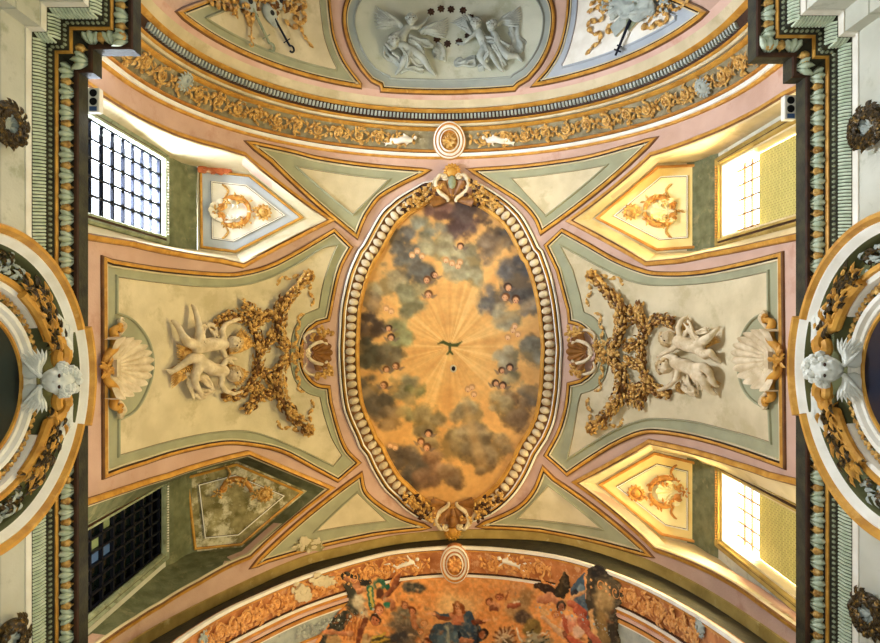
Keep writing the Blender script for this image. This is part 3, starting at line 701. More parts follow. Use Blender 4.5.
# ================================================================ PAINTED FRESCOES (pigment per vertex)
def vnoise(x,y,seed=0,oct=5,fall=.55):
    out=np.zeros(x.shape); amp=1; tot=0; rng=np.random.RandomState(seed)
    for o in range(oct):
        G=rng.rand(64,64); xx=x*2**o+17.3*o; yy=y*2**o+9.1*o
        xi=np.floor(xx).astype(int); yi=np.floor(yy).astype(int); fx=xx-xi; fy=yy-yi
        fx=fx*fx*(3-2*fx); fy=fy*fy*(3-2*fy); g=lambda a,b:G[a%64,b%64]
        out+=amp*((g(xi,yi)*(1-fx)+g(xi+1,yi)*fx)*(1-fy)+(g(xi,yi+1)*(1-fx)+g(xi+1,yi+1)*fx)*fy); tot+=amp; amp*=fall
    return out/tot-.5
class Paint:
    def __init__(s,u,v,base,warp=0): s.u=u+warp*(vnoise(u/9,v/9,21,4)+.5*vnoise(u/3,v/3,22,2)); s.v=v+warp*(vnoise(u/9,v/9,23,4)+.5*vnoise(u/3,v/3,24,2)); s.c=np.tile(np.array(base,float),(len(u),1)); s.n=vnoise(u/14,v/14,3); s.n2=vnoise(u/6,v/6,5)
    def mix(s,m,col):
        m=np.clip(m,0,1)[:,None]; col=np.array(col,float); s.c=s.c*(1-m)+col*m
    def blob(s,cx,cy,rx,ry,col,rot=0,soft=.35,noise=.5,a=1.0,light=None,lx=-.4,ly=-.9):
        x=s.u-cx; y=s.v-cy; c,sn=math.cos(rot),math.sin(rot); X=(x*c+y*sn)/rx; Y=(-x*sn+y*c)/ry
        d=np.sqrt(X*X+Y*Y)+noise*s.n+noise*.5*s.n2
        m=np.clip((1-d)/soft,0,1); m=m*m*(3-2*m)*a
        if light is not None:
            k=np.clip(.5+.5*((x/rx)*lx+(y/ry)*ly)+s.n2*.9,0,1)[:,None]; cc=np.array(col,float)*(1-k)+np.array(light,float)*k
            mm=m[:,None]; s.c=s.c*(1-mm)+cc*mm
        else: s.mix(m,col)
    def cap(s,x1,y1,x2,y2,r1,r2,col,dark=None,soft=.8,a=1.0):
        dx,dy=x2-x1,y2-y1; L2=dx*dx+dy*dy+1e-9; t=np.clip(((s.u-x1)*dx+(s.v-y1)*dy)/L2,0,1)
        ex=s.u-(x1+t*dx); ey=s.v-(y1+t*dy); d=np.hypot(ex,ey); r=r1+(r2-r1)*t
        m=np.clip((r-d)/soft+.5,0,1)*a; c=np.array(col,float)
        if dark is not None:
            k=np.clip((ex*.5+ey*.8)/r*.7+.4+s.n2*.5,0,1)[:,None]; c=c*(1-k)+np.array(dark,float)*k
            s.c=s.c*(1-m[:,None])+c*m[:,None]
        else: s.mix(m,c)
    def poly(s,P,col,soft=0,a=1.0): s.mix(pinpoly(s.u,s.v,P)*a,col)
    def head(s,x,y,r,hair=(70,42,24),face=(214,150,104),ang=0):
        s.blob(x,y,r*1.15,r*1.15,hair,noise=.1,soft=.25); fx,fy=x-math.sin(ang)*r*.3,y+math.cos(ang)*r*.3
        s.blob(fx,fy,r*.78,r*.85,face,noise=0,soft=.3); 
        for e in (-1,1): s.blob(fx+e*r*.3,fy-r*.05,r*.17,r*.13,(80,46,30),noise=0,soft=.6)
        s.blob(fx,fy+r*.45,r*.2,r*.1,(150,70,56),noise=0,soft=.6); s.blob(fx+r*.35,fy+r*.3,r*.3,r*.3,(170,104,66),noise=0,soft=.8,a=.6)
def painted(name,surf,poly,h,step,fn,parent=None,thick=.05,**k):
    P=np.array(poly); u0,u1=P[:,0].min(),P[:,0].max(); v0,v1=P[:,1].min(),P[:,1].max()
    us=np.arange(u0,u1+step,step); vs=np.arange(v0,v1+step,step); U,V=np.meshgrid(us,vs); sh=U.shape; U=U.ravel(); V=V.ravel()
    ins=pinpoly(U,V,poly); A,T=surf.invn(U,V)
    th=A/R0; r=surf.rf(T)-h
    lim=R0*PI/2
    X=np.where(np.abs(A)<=lim,r*np.sin(th),np.sign(A)*r); Z=np.where(np.abs(A)<=lim,Z0+r*np.cos(th),Z0-(np.abs(A)-lim))
    W=sh[1]; I=np.arange(len(U)).reshape(sh); q=np.stack([I[:-1,:-1],I[:-1,1:],I[1:,1:],I[1:,:-1]],-1).reshape(-1,4)
    q=q[ins[q].all(1)]; used=np.unique(q); remap=-np.ones(len(U),int); remap[used]=np.arange(len(used)); q=remap[q]
    co=np.stack([X,T,Z],1)[used]; pt=fn(U[used],V[used]).c
    c=np.clip(pt/255,0,1); c=np.where(c<=.04045,c/12.92,((c+.055)/1.055)**2.4)
    # rim: give the layer its thickness
    from collections import Counter
    ed=np.concatenate([q[:,[0,1]],q[:,[1,2]],q[:,[2,3]],q[:,[3,0]]]); key=np.sort(ed,1); code=key[:,0]*len(used)+key[:,1]
    uq,idx,cn=np.unique(code,return_index=True,return_counts=True); be=ed[idx[cn==1]]
    bv=np.unique(be); bm_={b:i+len(used) for i,b in enumerate(bv)}
    ctr=np.stack([np.zeros(len(bv)),co[bv][:,1],np.full(len(bv),Z0)],1); dr=co[bv]-ctr; dr/=np.linalg.norm(dr,axis=1)[:,None]
    co2=np.concatenate([co,co[bv]+dr*thick]); c2=np.concatenate([c,c[bv]])
    F4=q.tolist()+[(int(a),bm_[a],bm_[b],int(b)) for a,b in be.tolist()]
    org=np.array(ORG[parent.name]) if parent else co.mean(0)
    me=bpy.data.meshes.new(name); me.from_pydata((co2-org).tolist(),[],F4); me.materials.append(MATS['fresco_paint'])
    at=me.color_attributes.new('paint','FLOAT_COLOR','POINT'); at.data.foreach_set('color',np.concatenate([c2,np.ones((len(c2),1))],1).astype(np.float32).ravel())
    me.polygons.foreach_set('use_smooth',[True]*len(me.polygons)); me.update()
    o=bpy.data.objects.new(name,me); C.objects.link(o)
    if parent: o.parent=parent; ORG[o.name]=ORG[parent.name]
    else: o.location=Vector(org)+Vector((0,0,ZC)); ORG[o.name]=Vector(org)
    return setp(o,**k)
bead=crv([(450,189),(473,194),(493.6,206),(505,215),(514,225),(523,241),(529,254)])+crv([(533,258),(541,281),(546.7,307.7),(550,337),(550.8,350),(550,363),(548.5,390),(544,416),(537,433)])+crv([(527,448),(524.6,453),(517,469),(505,487),(488,502),(470,510),(450,513),(430,510),(414,501),(403.5,491),(393,481),(383,465),(375.4,449)])+crv([(369,441),(365,430.6),(357,413),(353,398),(350.5,375),(349.5,350),(350.5,330),(352,307.7),(359,278),(368,257)])+crv([(372,252),(375.5,246),(389,222),(398,213),(406.5,206),(427,194)])
bead_st=cw(clean(px(VS,bead),True))
def shrink_px(P,d):
    Q=cw(clean(P,True)); return inset(Q,d)
CL=[(458,219,20,(72,52,46)),(437,211,13,(104,66,50)),(476,208,16,(78,60,50)),(502,234,17,(58,55,52)),(488,248,16,(128,104,74)),(399,237,15,(86,84,74)),(405,260,17,(92,90,78)),(420,274,13,(92,90,78)),(426,226,14,(132,132,104)),
 (440,243,16,(160,150,104)),(467,261,17,(146,138,98)),(475,275,10,(150,142,100)),(517,278,20,(70,70,70)),(494,297,15,(84,82,78)),(529,302,13,(90,88,82)),(508,316,12,(150,140,104)),(384,284,15,(150,136,92)),(411,300,14,(130,128,86)),(370,300,13,(108,88,60)),
 (366,328,14,(70,54,40)),(399,334,14,(130,134,82)),(531,338,9,(108,80,52)),(372,352,15,(66,64,44)),(390,350,13,(104,92,62)),(369,388,14,(80,72,56)),(379,404,17,(88,78,60)),(389,417,12,(120,96,62)),(399,389,13,(152,142,98)),(414,388,8,(118,118,62)),
 (411,412,12,(150,136,78)),(426,420,16,(140,120,72)),(449,441,19,(150,126,76)),(473,445,18,(126,106,70)),(494,448,16,(120,100,64)),(482,463,11,(112,90,56)),(467,412,14,(160,140,92)),(405,459,18,(84,72,56)),(413,477,15,(72,64,52)),(428,469,16,(140,100,66)),
 (450,474,12,(130,100,64)),(517,410,17,(110,86,56)),(530,396,14,(108,94,70)),(511,377,11,(120,120,86)),(500,401,12,(150,130,82)),(531,354,15,(120,116,92)),(507,356,11,(150,140,106))]
def oval_paint(u,v):
    p=Paint(u,v,(220,166,96)); cx,cy=450,347
    d=np.hypot(u-cx,(v-cy)*.8); p.mix(np.clip((130-d)/130,0,1)*.6,(244,194,116)); p.mix(np.clip(.5+p.n*2.4,0,1)*.35,(190,130,66)); p.mix(np.clip((np.hypot((u-cx)/92,(v-352)/152)-.72)/.4,0,1)*.35,(128,100,60))
    ang=np.arctan2(v-cy,u-cx); ray=vnoise(ang*7+20,d*0+3,11,3)+.5*vnoise(ang*19+9,d*0+5,12,2)
    p.mix(np.clip(ray*3.2,0,1)*np.clip(1-d/100,0,1)*.75,(246,206,134)); p.mix(np.clip(-ray*3,0,1)*np.clip(1-d/110,0,1)*.35,(192,122,60))
    rr=random.Random(4)
    for (x,y,r,c) in CL:
        dk=tuple(k*.74 for k in c)
        p.blob(x+2,y+3,r*1.25,r*1.1,dk,noise=1.3,soft=.55,a=.7)
    for (x,y,r,c) in CL:
        g=sum(c)/3; c=tuple(k*.75+g*.25 for k in c); l=tuple(min(255,k*1.22+14) for k in c); c=(c[0]*.92+14,c[1]*.9+4,c[2]*.84)
        for q in range(6):
            a=rr.uniform(0,6.28); o=rr.uniform(.3,1.05); z=rr.uniform(.5,.9); j=rr.uniform(.8,1.14); p.blob(x+math.cos(a)*r*o,y+math.sin(a)*r*o*.85,r*z,r*z*.85,tuple(k*.78*j for k in c),noise=.8,soft=.6,light=tuple(min(255,k*j) for k in l),lx=(450-x)/110,ly=(350-y)/110,a=.8)
        continue
        p.blob(x,y,r*1.3,r*1.15,c,noise=1.2,soft=.35,light=l,lx=(450-x)/160,ly=(350-y)/160,a=.92)
    # light edges of the banks
    for a,b in (((440,250),(480,286)),((474,302),(500,306)),((425,418),(455,430)),((455,432),(492,433)),((500,402),(522,384)),((400,296),(424,302)),((388,376),(408,378))):
        p.cap(*a,*b,1.6,.8,(230,214,168),soft=5,a=.22)
    # diffuse broad rays crossing the clouds
    for a in (-62,-28,152,128,-150,28,75):
        x2,y2=cx+120*math.cos(math.radians(a)),cy+120*math.sin(math.radians(a)); p.cap(cx+(x2-cx)*.3,cy+(y2-cy)*.3,x2,y2,2.5,6,(232,182,112),soft=6,a=.34)
    for x,y in ((452,263),(458,266),(446,260),(417,251),(412,255),(422,256),(386,308),(391,311),(513,330),(518,334),(508,337),(468,389),(474,394),(472,387),(390,445),(395,447),(515,326),(460,262)): p.head(x,y,3.2,hair=(190,140,90),face=(226,180,130))
    for x,y in ((460.5,246),(434,275),(427,279.6),(428.6,294),(508,287),(506,297),(516,299),(389,328),(391,337),(386,369),(396,366),(384,385),(502,370),(510,367),(495.6,383),(503,385),(428.6,433),(421,441),(427,447)):
        p.head(x,y,random.uniform(3.4,4.4),hair=random.choice([(72,44,26),(104,66,36),(60,40,30)]),face=(214,158,112),ang=random.uniform(-1.2,1.2))
        p.cap(x+4,y+3,x+8,y+1,1.6,.6,(110,92,80),a=.7); p.cap(x-4,y+3,x-7,y,1.6,.6,(120,100,84),a=.7)
    # dove with open wings
    g=(70,76,36)
    p.cap(450,344,450,351,1.6,1.2,(60,64,40)); p.cap(450,345,443,342,1.5,1.6,g); p.cap(443,342,437.5,344,1.6,.5,g); p.cap(450,345,457,345,1.5,1.7,g); p.cap(457,345,462,341.5,1.6,.5,g); p.cap(450,351,447.5,354,1.2,1,g); p.cap(450,351,452.5,354,1.2,1,g)
    p.blob(450,358,5,5,(240,206,120),noise=0,soft=.8,a=.5)
    return p
medf=shrink_px(bead,7.2)
painted('ceiling_fresco',VS,medf,.02,1.0,oval_paint,label='oval sky fresco with golden rays, dark clouds and a small dove',cat='fresco')
# ---------------------------------------------------------------- lower fresco
FP=[(399,580),(420,577.5),(450,577),(480,577.3),(510,579),(534,582.5),(545,580),(556,584),(561,577),(565,570),(570,576),(571,588),(580,577),(586,569),(593,566),(600,563),(606,566),(612,574),(622,583),(626,595),(623,604),(618,608),(621,618),(619,630),(622,640),(624,700),(300,700),(306,652),(318,634),(331,618),(342,606),(347,600),(345,590),(339,580),(340,573),(346,570),(352,573),(358,573),(364,579),(370,577),(377,575),(384,579),(386,584),(392,577),(398,566),(402,569)]
def low_paint(u,v):
    p=Paint(u,v,(232,160,90),4.5); p.mix(np.clip(.35+p.n*2.2,0,1)*.45,(204,124,60))
    p.blob(456,606,30,24,(246,206,140),noise=.3,soft=.9,a=.9); p.blob(520,588,22,9,(200,140,90),noise=1,soft=.7,a=.6)
    p.blob(420,645,30,26,(206,150,92),noise=1,soft=.6)
    # cloud on the right rising over the frieze
    p.poly([(588,700),(590,640),(588,600),(590,566),(600,560),(612,570),(632,590),(624,606),(624,640),(628,700)],(62,56,42))
    p.blob(607,595,15,19,(168,136,84),noise=.7,soft=.6,light=(188,156,100)); p.blob(618,584,9,12,(92,80,56),noise=.7,soft=.6); p.blob(608,628,12,24,(120,98,58),noise=.9,soft=.6,light=(160,126,70)); p.blob(600,570,9,7,(40,38,34),noise=.5); p.blob(616,628,6,20,(52,46,32),noise=.5)
    p.cap(594,610,600,650,2.5,3,(224,170,104),soft=2)
    # cloud behind the helmet and dark cloud on the left
    p.blob(517,608,18,15,(150,116,72),noise=.7,soft=.6,light=(206,160,104)); p.blob(523,616,12,8,(80,66,54),noise=.7,soft=.6); p.blob(528,596,10,14,(140,110,70),noise=.8,soft=.7,a=.8)
    p.blob(414,586,16,7,(58,60,56),noise=.8,soft=.5); p.blob(402,628,22,20,(84,74,64),noise=.9,soft=.5,light=(120,104,80)); p.blob(398,636,14,12,(60,58,58),noise=.8,soft=.5); p.blob(404,612,14,12,(112,104,84),noise=.9,soft=.6)
    # left group: dark angel bending, green scarf, gold drapery
    p.poly([(318,640),(331,618),(345,608),(352,616),(340,630),(330,640),(310,646)],(46,48,42)); p.blob(350,598,9,22,(60,60,50),rot=-.2,noise=.3); p.blob(357,600,9,11,(178,168,138),noise=.3,soft=.6,light=(220,208,176)); p.blob(362,610,7,9,(206,186,150),noise=.2,soft=.6)
    p.cap(341,574,350,575,5,5,(40,38,34)); p.cap(352,575,364,580,5,6,(42,40,36)); p.cap(345,578,354,581,2.2,2.8,(206,138,96),(120,66,40)); p.cap(354,581,358,590,3,3.2,(208,140,98),(120,66,40)); p.cap(358,590,366,588,3.2,2,(216,150,106),(130,74,44))
    p.blob(378,582,8,7,(46,92,72),noise=.3); p.cap(369,588,371,604,3.5,3,(34,96,72)); p.cap(372,604,369,588,1.3,1.2,(196,178,84)); p.blob(377,584,3.2,4.2,(230,170,100),noise=.2); p.cap(384,580,386,586,3,2,(28,84,64))
    p.blob(379,592,5,6,(84,50,34),noise=.3); p.cap(383,596,402,574,3,3.5,(150,84,52),(90,46,30)); p.blob(388,603,5.5,6,(40,110,86),noise=.1); p.cap(384,598,392,600,2.5,2.5,(214,150,104),(150,86,56)); p.cap(392,600,391,608,2.2,2,(210,144,100),(140,80,50))
    p.head(378,607,5.4,hair=(120,60,34),face=(220,146,104),ang=-.5); p.head(374,617,6,hair=(44,30,24),face=(190,110,70),ang=.3)
    p.blob(354,626,11,13,(206,126,60),noise=.5,light=(232,164,90)); 
    for k in range(6): p.cap(346+k*3.4,614,342+k*3.5,638,.9,.7,(140,72,34),soft=1.5,a=.8)
    p.cap(324,630,350,632,2.2,3,(214,140,96),(140,84,52)); p.blob(332,640,9,8,(176,140,90),noise=.3); p.cap(364,618,356,643,3,2.5,(110,58,36)); p.blob(366,640,6,10,(190,160,110),noise=.4)
    p.blob(380,640,12,8,(70,66,40),noise=.7); p.cap(372,636,384,632,1.4,1.2,(204,176,70)); p.cap(372,641,388,637,1.2,1,(196,160,60))
    p.head(404,604,4,hair=(130,70,40),face=(200,130,86)); p.head(411,609,4.4,hair=(110,56,32),face=(206,136,92)); p.cap(412,615,416,626,3,3,(200,130,84),(150,90,54)); 
    for x,y in ((420,630),(424,622),(428,634),(418,640)): p.head(x,y,3.4,hair=(190,124,70),face=(222,160,104))
    # robed woman with open arms
    sk=(226,158,108); sd=(160,96,58)
    p.cap(442,634,470,634,13,13,(56,76,90),(34,48,60)); p.blob(450,642,17,16,(58,82,98),noise=.3,light=(96,120,130)); p.cap(447,624,450,643,1.2,1.4,(176,184,160),soft=1.6,a=.7); p.cap(458,630,464,643,1.4,1.2,(22,36,52)); 
    p.cap(451,615,434,613,4,2.6,(50,76,94)); p.cap(449,617,433,613,2.6,2,(120,66,44)); p.cap(433,613,426,613,1.5,1,sk)
    p.cap(454,613,463,613,4.5,5,(214,140,92),(150,86,54)); p.blob(458,619,8,6,(190,110,74),noise=.1); p.cap(468,614,473,628,5,6.5,(60,86,104),(38,56,74)); p.cap(474,620,484,620,3,2.2,(110,56,36)); p.cap(484,619,491,618,1.4,1,sk)
    p.blob(459,604,5.2,6.2,(150,84,40),noise=.1); p.cap(455,604,454,611,1.6,1.4,(140,76,38)); p.cap(463,604,463,611,1.6,1.4,(140,76,38)); p.blob(458.5,604.5,3,4.3,sk,noise=0); p.cap(457.2,604,457.2,604.2,.5,.5,(90,50,30)); p.cap(460,604,460,604.2,.5,.5,(90,50,30)); p.blob(458.6,607,1,.5,(170,80,60),noise=0); p.cap(459,610,459,613,2,2.4,sk)
    p.cap(477,622,479,643,1,1,(30,34,40)); p.head(483,632,5.2,hair=(40,26,20),face=(150,86,54),ang=1); p.head(428,642,5,hair=(96,50,28),face=(180,110,70)); p.cap(462,638,472,640,2.6,2.4,(206,140,100),(140,84,56))
    # winged cherubs on the small cloud
    p.head(490,599,4.4,hair=(124,64,34),face=(206,136,90)); p.head(500,595,3.6,hair=(140,76,44),face=(200,124,80)); p.blob(497,604,7,4.5,(180,110,70),noise=.3,light=(226,160,110)); p.cap(506,596,509,591,1.8,.9,(150,90,54)); p.cap(510,604,520,604,3,2.4,(190,104,66),(120,60,40)); p.cap(516,601,521,601,1.3,.8,(240,220,190)); p.cap(492,606,499,607,3,2,(130,72,46))
    # shell helmet with white radiating flutes
    p.blob(505,640,13,16,(206,180,140),noise=.1); 
    for k in range(9):
        a=math.radians(180+k*22.5); p.cap(505+7*math.cos(a),640+9*math.sin(a),505+12.5*math.cos(a),640+15*math.sin(a),.7,1,(120,72,44),soft=1); 
    p.blob(509,643,8,8,(86,70,52),noise=.7); p.cap(503,636,510,643,.8,.8,(232,220,190)); p.cap(518,628,523,640,1.4,1,(238,226,200))
    p.blob(534,627,12,10,(104,90,48),noise=.6,light=(150,124,66)); p.blob(538,640,20,9,(84,80,64),noise=1,light=(180,172,140))
    for k in range(26): 
        x,y=random.uniform(524,556),random.uniform(628,645); p.cap(x,y,x+2,y-1,.8,.6,random.choice([(220,212,184),(44,44,40),(180,140,80)]))
    rq=random.Random(9)
    for k in range(150):
        x,y=rq.uniform(318,620),rq.uniform(584,645)
        if 436<x<492 and y<630: continue
        p.cap(x,y,x+rq.uniform(-4,4),y+rq.uniform(-3,3),rq.uniform(.6,1.6),rq.uniform(.4,1),rq.choice([(236,184,124),(120,66,36),(250,214,160),(84,52,34),(196,110,56),(96,100,84)]),soft=2,a=.5)
    # right group: dark winged angel, blue cloth, flesh
    p.cap(538,584,548,588,3.4,4.5,(56,40,30)); p.cap(548,588,557,592,4.5,3,(50,36,28)); p.poly([(557,590),(562,577),(566,569),(571,577),(571,590),(566,597),(557,596)],(44,38,26)); p.cap(565,572,562,590,1.2,2,(90,70,40),soft=2,a=.6)
    p.cap(541,598,550,596,4,4.4,(216,146,104),(150,84,54)); p.cap(550,594,558,600,3.4,3,(226,160,116),(160,92,60)); p.blob(547,611,6.2,4.4,(222,170,110),noise=.1,soft=.3); p.head(563,604,5.2,hair=(26,24,26),face=(150,90,60)); p.head(558,612,4.4,hair=(190,110,50),face=(216,146,96))
    p.poly([(572,588),(580,577),(587,572),(588,600),(592,612),(590,622),(582,612),(576,600)],(70,92,108)); p.cap(576,592,584,590,3,2,(40,44,52)); p.blob(583,588,4,5,(110,140,156),noise=.3); p.cap(574,597,586,591,1.6,1.8,(230,180,120),(160,100,60))
    p.cap(573,602,588,612,3.6,3.2,(196,96,64),(130,52,34)); p.cap(577,608,591,622,3.2,3,(206,110,76),(130,54,36)); p.cap(545,616,566,634,2.2,3,(232,196,150),(176,120,80)); p.blob(570,622,9,9,(214,126,90),noise=.5,light=(240,196,160)); p.cap(565,614,569,630,2,2.2,(176,84,56)); p.blob(580,630,7,7,(230,190,160),noise=.3); p.cap(582,620,604,646,4,3,(206,116,84),(130,62,44)); p.cap(566,632,576,646,2.4,2,(120,60,40)); p.cap(572,636,586,646,3,3,(190,90,60))
    p.mix(np.clip(.5+vnoise(u/2.6,v/2.6,31,3)*3,0,1)*.16,(60,34,20)); p.mix(np.clip(vnoise(u/3.4,v/3.4,33,3)*4,0,1)*.22,(250,214,160))
    return p
painted('arch_fresco',BS,FP,.075,.8,low_paint,label='lower fresco with a blue-robed woman, clouds and figures spilling over the frieze',cat='fresco')
# moulding bands that continue down both flanks, passing behind the fresco
def band2(name,o0,o1,h,mt,parent):
    mb=MB(); sweep(mb,BS,wl_st,[(o0,0),(o0,h),(o1,h),(o1,0)],False); return mb.build(name,[mt],parent)
for o0,o1,h,mt in ((.62,.66,.04,'orangegold'),(.66,.72,.07,'pink'),(.72,.76,.04,'umber'),(.76,.82,.06,'orangegold'),(.82,.86,.03,'white'),(1.2,1.24,.04,'orangegold'),(1.24,1.3,.05,'pink'),(1.3,1.36,.04,'umber')): band2('white_rim' if mt=='white' else ('gilt_moulding' if mt!='pink' else 'pink_band'),o0,o1,h,mt,ft)
band2('grotesque_field',.86,1.2,.01,'greystucco',ft)
mb=MB(); sweep(mb,BS,wl_st,[(1.35,-.06),(1.35,.012),(2.4,.012),(4.2,.012),(4.2,-.06)],False,mx=.2); mb.build('ceiling',['orangefield'],kind='structure')
for side in (-1,1):
    for i in range(7):
        d=side*(2.2+.3*i); c=onfr(d,1.03); mb=MB(); p,S,T,N=frame_at(BS,*c,.02)
        for k in range(9): an=random.uniform(0,2*PI); dd=S*math.cos(an)+T*math.sin(an); leaf(mb,p+dd*random.uniform(0,.05),dd,N,.13,.06,curl=.8)
        ball(mb,p+N*.03,(.05,.05,.04),1,basis=(S,T,N)); mb.build('grey_foliage',['greystucco'],ft)
for u,v in ((703,627),(201,640)):
    mb=MB(); p,S,T,N=frame_at(BS,*BS.inv(u,v),.03); ball(mb,p,(.11,.1,.06),2,basis=(S,T,N)); ball(mb,p+N*.06,(.025,.04,.03),1,basis=(S,T,N))
    for k in range(12): an=2*PI*k/12; d=S*math.cos(an)+T*math.sin(an); leaf(mb,p+d*.09,d,N,.07,.06,curl=.8)
    mb.build('grotesque_mask',['greystucco'],ft)
# ================================================================ MEDALLION FRAME
mf=thing('medallion_frame','white beaded oval moulding framing the central sky fresco','moulding',VS.w(*VS.inv(450,350)))
mb=MB(); sweep(mb,VS,bead_st,[(-.27,0),(-.265,.03),(-.245,.06),(-.225,.06),(-.215,.03),(-.195,.03),(-.185,.07),(-.16,.085),(-.13,.06),(-.12,.02)],True,segm=[1,0,0,1,1,2,2,0,1]); mb.build('outer_moulding',['white','umber','gold'],mf)
mb=MB(); sweep(mb,VS,bead_st,[(-.125,.02),(.11,.02)],True); mb.build('bead_channel',['brownshell'],mf)
mb=MB(); sweep(mb,VS,bead_st,[(.10,.02),(.105,.075),(.13,.09),(.165,.075),(.17,.06),(.2,.06),(.205,.02)],True,segm=[1,0,0,0,0,0]); mb.build('inner_moulding',['gold','umber'],mf)
Lb=dens(bead_st,True,.01); per=len(Lb); nb=104; bm_me=None
v_,f_=ico(2); bme=bpy.data.meshes.new('bead'); bme.from_pydata([(a.x*.078,a.y*.112,max(a.z,-.3)*.085) for a in v_],[],f_); bme.materials.append(MATS['stucco']); bme.polygons.foreach_set('use_smooth',[True]*len(bme.polygons))
tot=[0]
for i in range(per): a=Lb[i];b=Lb[(i+1)%per]; tot.append(tot[-1]+math.hypot(b[0]-a[0],b[1]-a[1]))
cnt=0
for k in range(nb):
    d=tot[-1]*k/nb; i=np.searchsorted(tot,d)%per; a=Lb[i]; b=Lb[(i+3)%per]
    w=VS.w(*a); uu=CX+w.x/w.z*F; vv=CY+w.y/w.z*F
    if 412<uu<492 and (vv<206 or vv>498): continue
    p,S,T,N=frame_at(VS,*a,.04); dd=Vector((b[0]-a[0],b[1]-a[1],0)).normalized(); X=(S*dd.x+T*dd.y).normalized(); Y=N.cross(X)
    o=bpy.data.objects.new('bead',bme); C.objects.link(o); o.parent=mf; o.matrix_local=Matrix.Translation(p-ORG[mf.name])@Matrix((X,Y,N)).transposed().to_4x4(); cnt+=1
c=VS.inv(453.5,368.5); mb=MB(); P=[(c[0]+.045*math.cos(2*PI*k/20),c[1]+.055*math.sin(2*PI*k/20)) for k in range(20)]
t=thing('lamp_hole','small dark hole with pale rim below the dove in the sky fresco','hole',VS.w(*c,.03))
slab(mb,VS,[P],.0,.03); mb.build('dark_opening',['black'],t)
mb=MB(); sweep(mb,VS,P,[(-.03,.02),(-.02,.045),(0,.045),(.005,.025)],True); mb.build('rim',['cream'],t)
# ================================================================ STUCCO ORNAMENT
_off={}
def lift(surf,h):
    k=(id(surf),round(h,3))
    if k not in _off:
        if isinstance(surf,Arch): _off[k]=Arch(lambda Y,f=surf.rf,h=h:np.asarray(f(Y))-h)
        else:
            q=Plane(surf.O,surf.S,surf.T); q.O=surf.O+surf.N*h; q.N=surf.N; _off[k]=q
    return _off[k]
def W(surf,u,v,h=0.0):
    """the place at height h above the surface that stands at this spot of the photo"""
    if isinstance(surf,Arch): return surf.w(*lift(surf,h).inv(u,v),h)
    q=lift(surf,h); a,t=q.inv(u,v); return q.w(a,t,0)
def fr(surf,u,v,h=0.0):
    if isinstance(surf,Arch): a,t=lift(surf,h).inv(u,v); return frame_at(surf,a,t,h)
    return W(surf,u,v,h),surf.S,surf.T,surf.N
def figure(surf,J,name,mats,parent=None,vox=.02,it=2,**k):
    mb=MB()
    for ch in J:
        P=[W(surf,u,v,h) for u,v,h,r in ch]
        if len(ch)==1: ball(mb,P[0],ch[0][3],2)
        for i in range(len(ch)-1): capsule(mb,P[i],P[i+1],ch[i][3],ch[i+1][3])
    o=mb.build(name,mats,parent,**k); return blobify(o,vox,it)
def cloth(surf,J,name,mats,parent,vox=.016):
    mb=MB()
    for ch in J:
        Q=crv([(u,v) for u,v,h,r in ch],5); n=len(Q); H=np.interp(np.linspace(0,1,n),np.linspace(0,1,len(ch)),[c[2] for c in ch]); Rr=np.interp(np.linspace(0,1,n),np.linspace(0,1,len(ch)),[c[3] for c in ch])
        ph=random.uniform(0,6); base=[fr(surf,*Q[i],float(H[i])) for i in range(n)]
        for j in range(-2,3):
            P=[]; 
            for i in range(n):
                p,S,T,N=base[i]; d=(base[min(i+1,n-1)][0]-base[max(i-1,0)][0]).normalized(); s=N.cross(d)
                P.append(p+s*(j*Rr[i]*.62*(1+.35*math.sin(i*.7+ph)))+N*(.03*math.cos(j*2.1+i*.35+ph)-abs(j)*Rr[i]*.18))
            tube(mb,P,[float(Rr[i])*(.36 if j%2 else .46) for i in range(n)],7)
    o=mb.build(name,mats,parent); r=o.modifiers.new('remesh','REMESH'); r.mode='VOXEL'; r.voxel_size=vox; r.use_smooth_shade=True; return o
def garland(surf,path,wid,name,mats,parent=None,den=1.0,L=.15,fruit=.25,h=.05,**k):
    """leafy festoon: wid half width in metres at start/middle/end; leaves point along the path"""
    mb=MB(); P=crv(path,8); n=len(P); tot=0; pts=[]
    for i in range(n):
        p,S,T,N=fr(surf,*P[i],h); pts.append((p,N))
    for i in range(1,n): tot+=(pts[i][0]-pts[i-1][0]).length
    k_=int(tot/.014*den); core=[]; rr=[]
    for i in range(n): 
        t=i/(n-1); w=np.interp(t,[0,.5,1],wid); core.append(pts[i][0]); rr.append(w*.62)
    wid=[x*.92 for x in wid]; L=L*.74; tube(mb,core,[x*.8 for x in rr],8,len(mats))  # darker gold core and some leaves put crevice shade into the colour
    for q in range(k_):
        x=random.random()*(n-1.001); i=int(x); f=x-i; p=pts[i][0].lerp(pts[i+1][0],f); N=pts[i][1]; t=x/(n-1)
        d=(pts[i+1][0]-pts[i][0]).normalized(); s=N.cross(d); w=np.interp(t,[0,.5,1],wid); an=random.uniform(-1.45,1.45)
        base=p+s*(math.sin(an)*w*.6)+N*(math.cos(an)*w*.55); dd=d*random.uniform(.8,1.1)+s*math.sin(an)*random.uniform(.2,.75)+N*.2
        if random.random()<fruit: ball(mb,base+N*.02+s*math.sin(an)*w*.2,random.uniform(.024,.038),1,m=len(mats)-1)
        else: leaf(mb,base,dd,N*math.cos(an)+s*math.sin(an),L*random.uniform(.75,1.2),L*.5,m=0 if random.random()<.74 else len(mats),curl=.8,ridge=.35)
    return mb.build(name,list(mats)+['darkgold'],parent,smooth=50,**k)
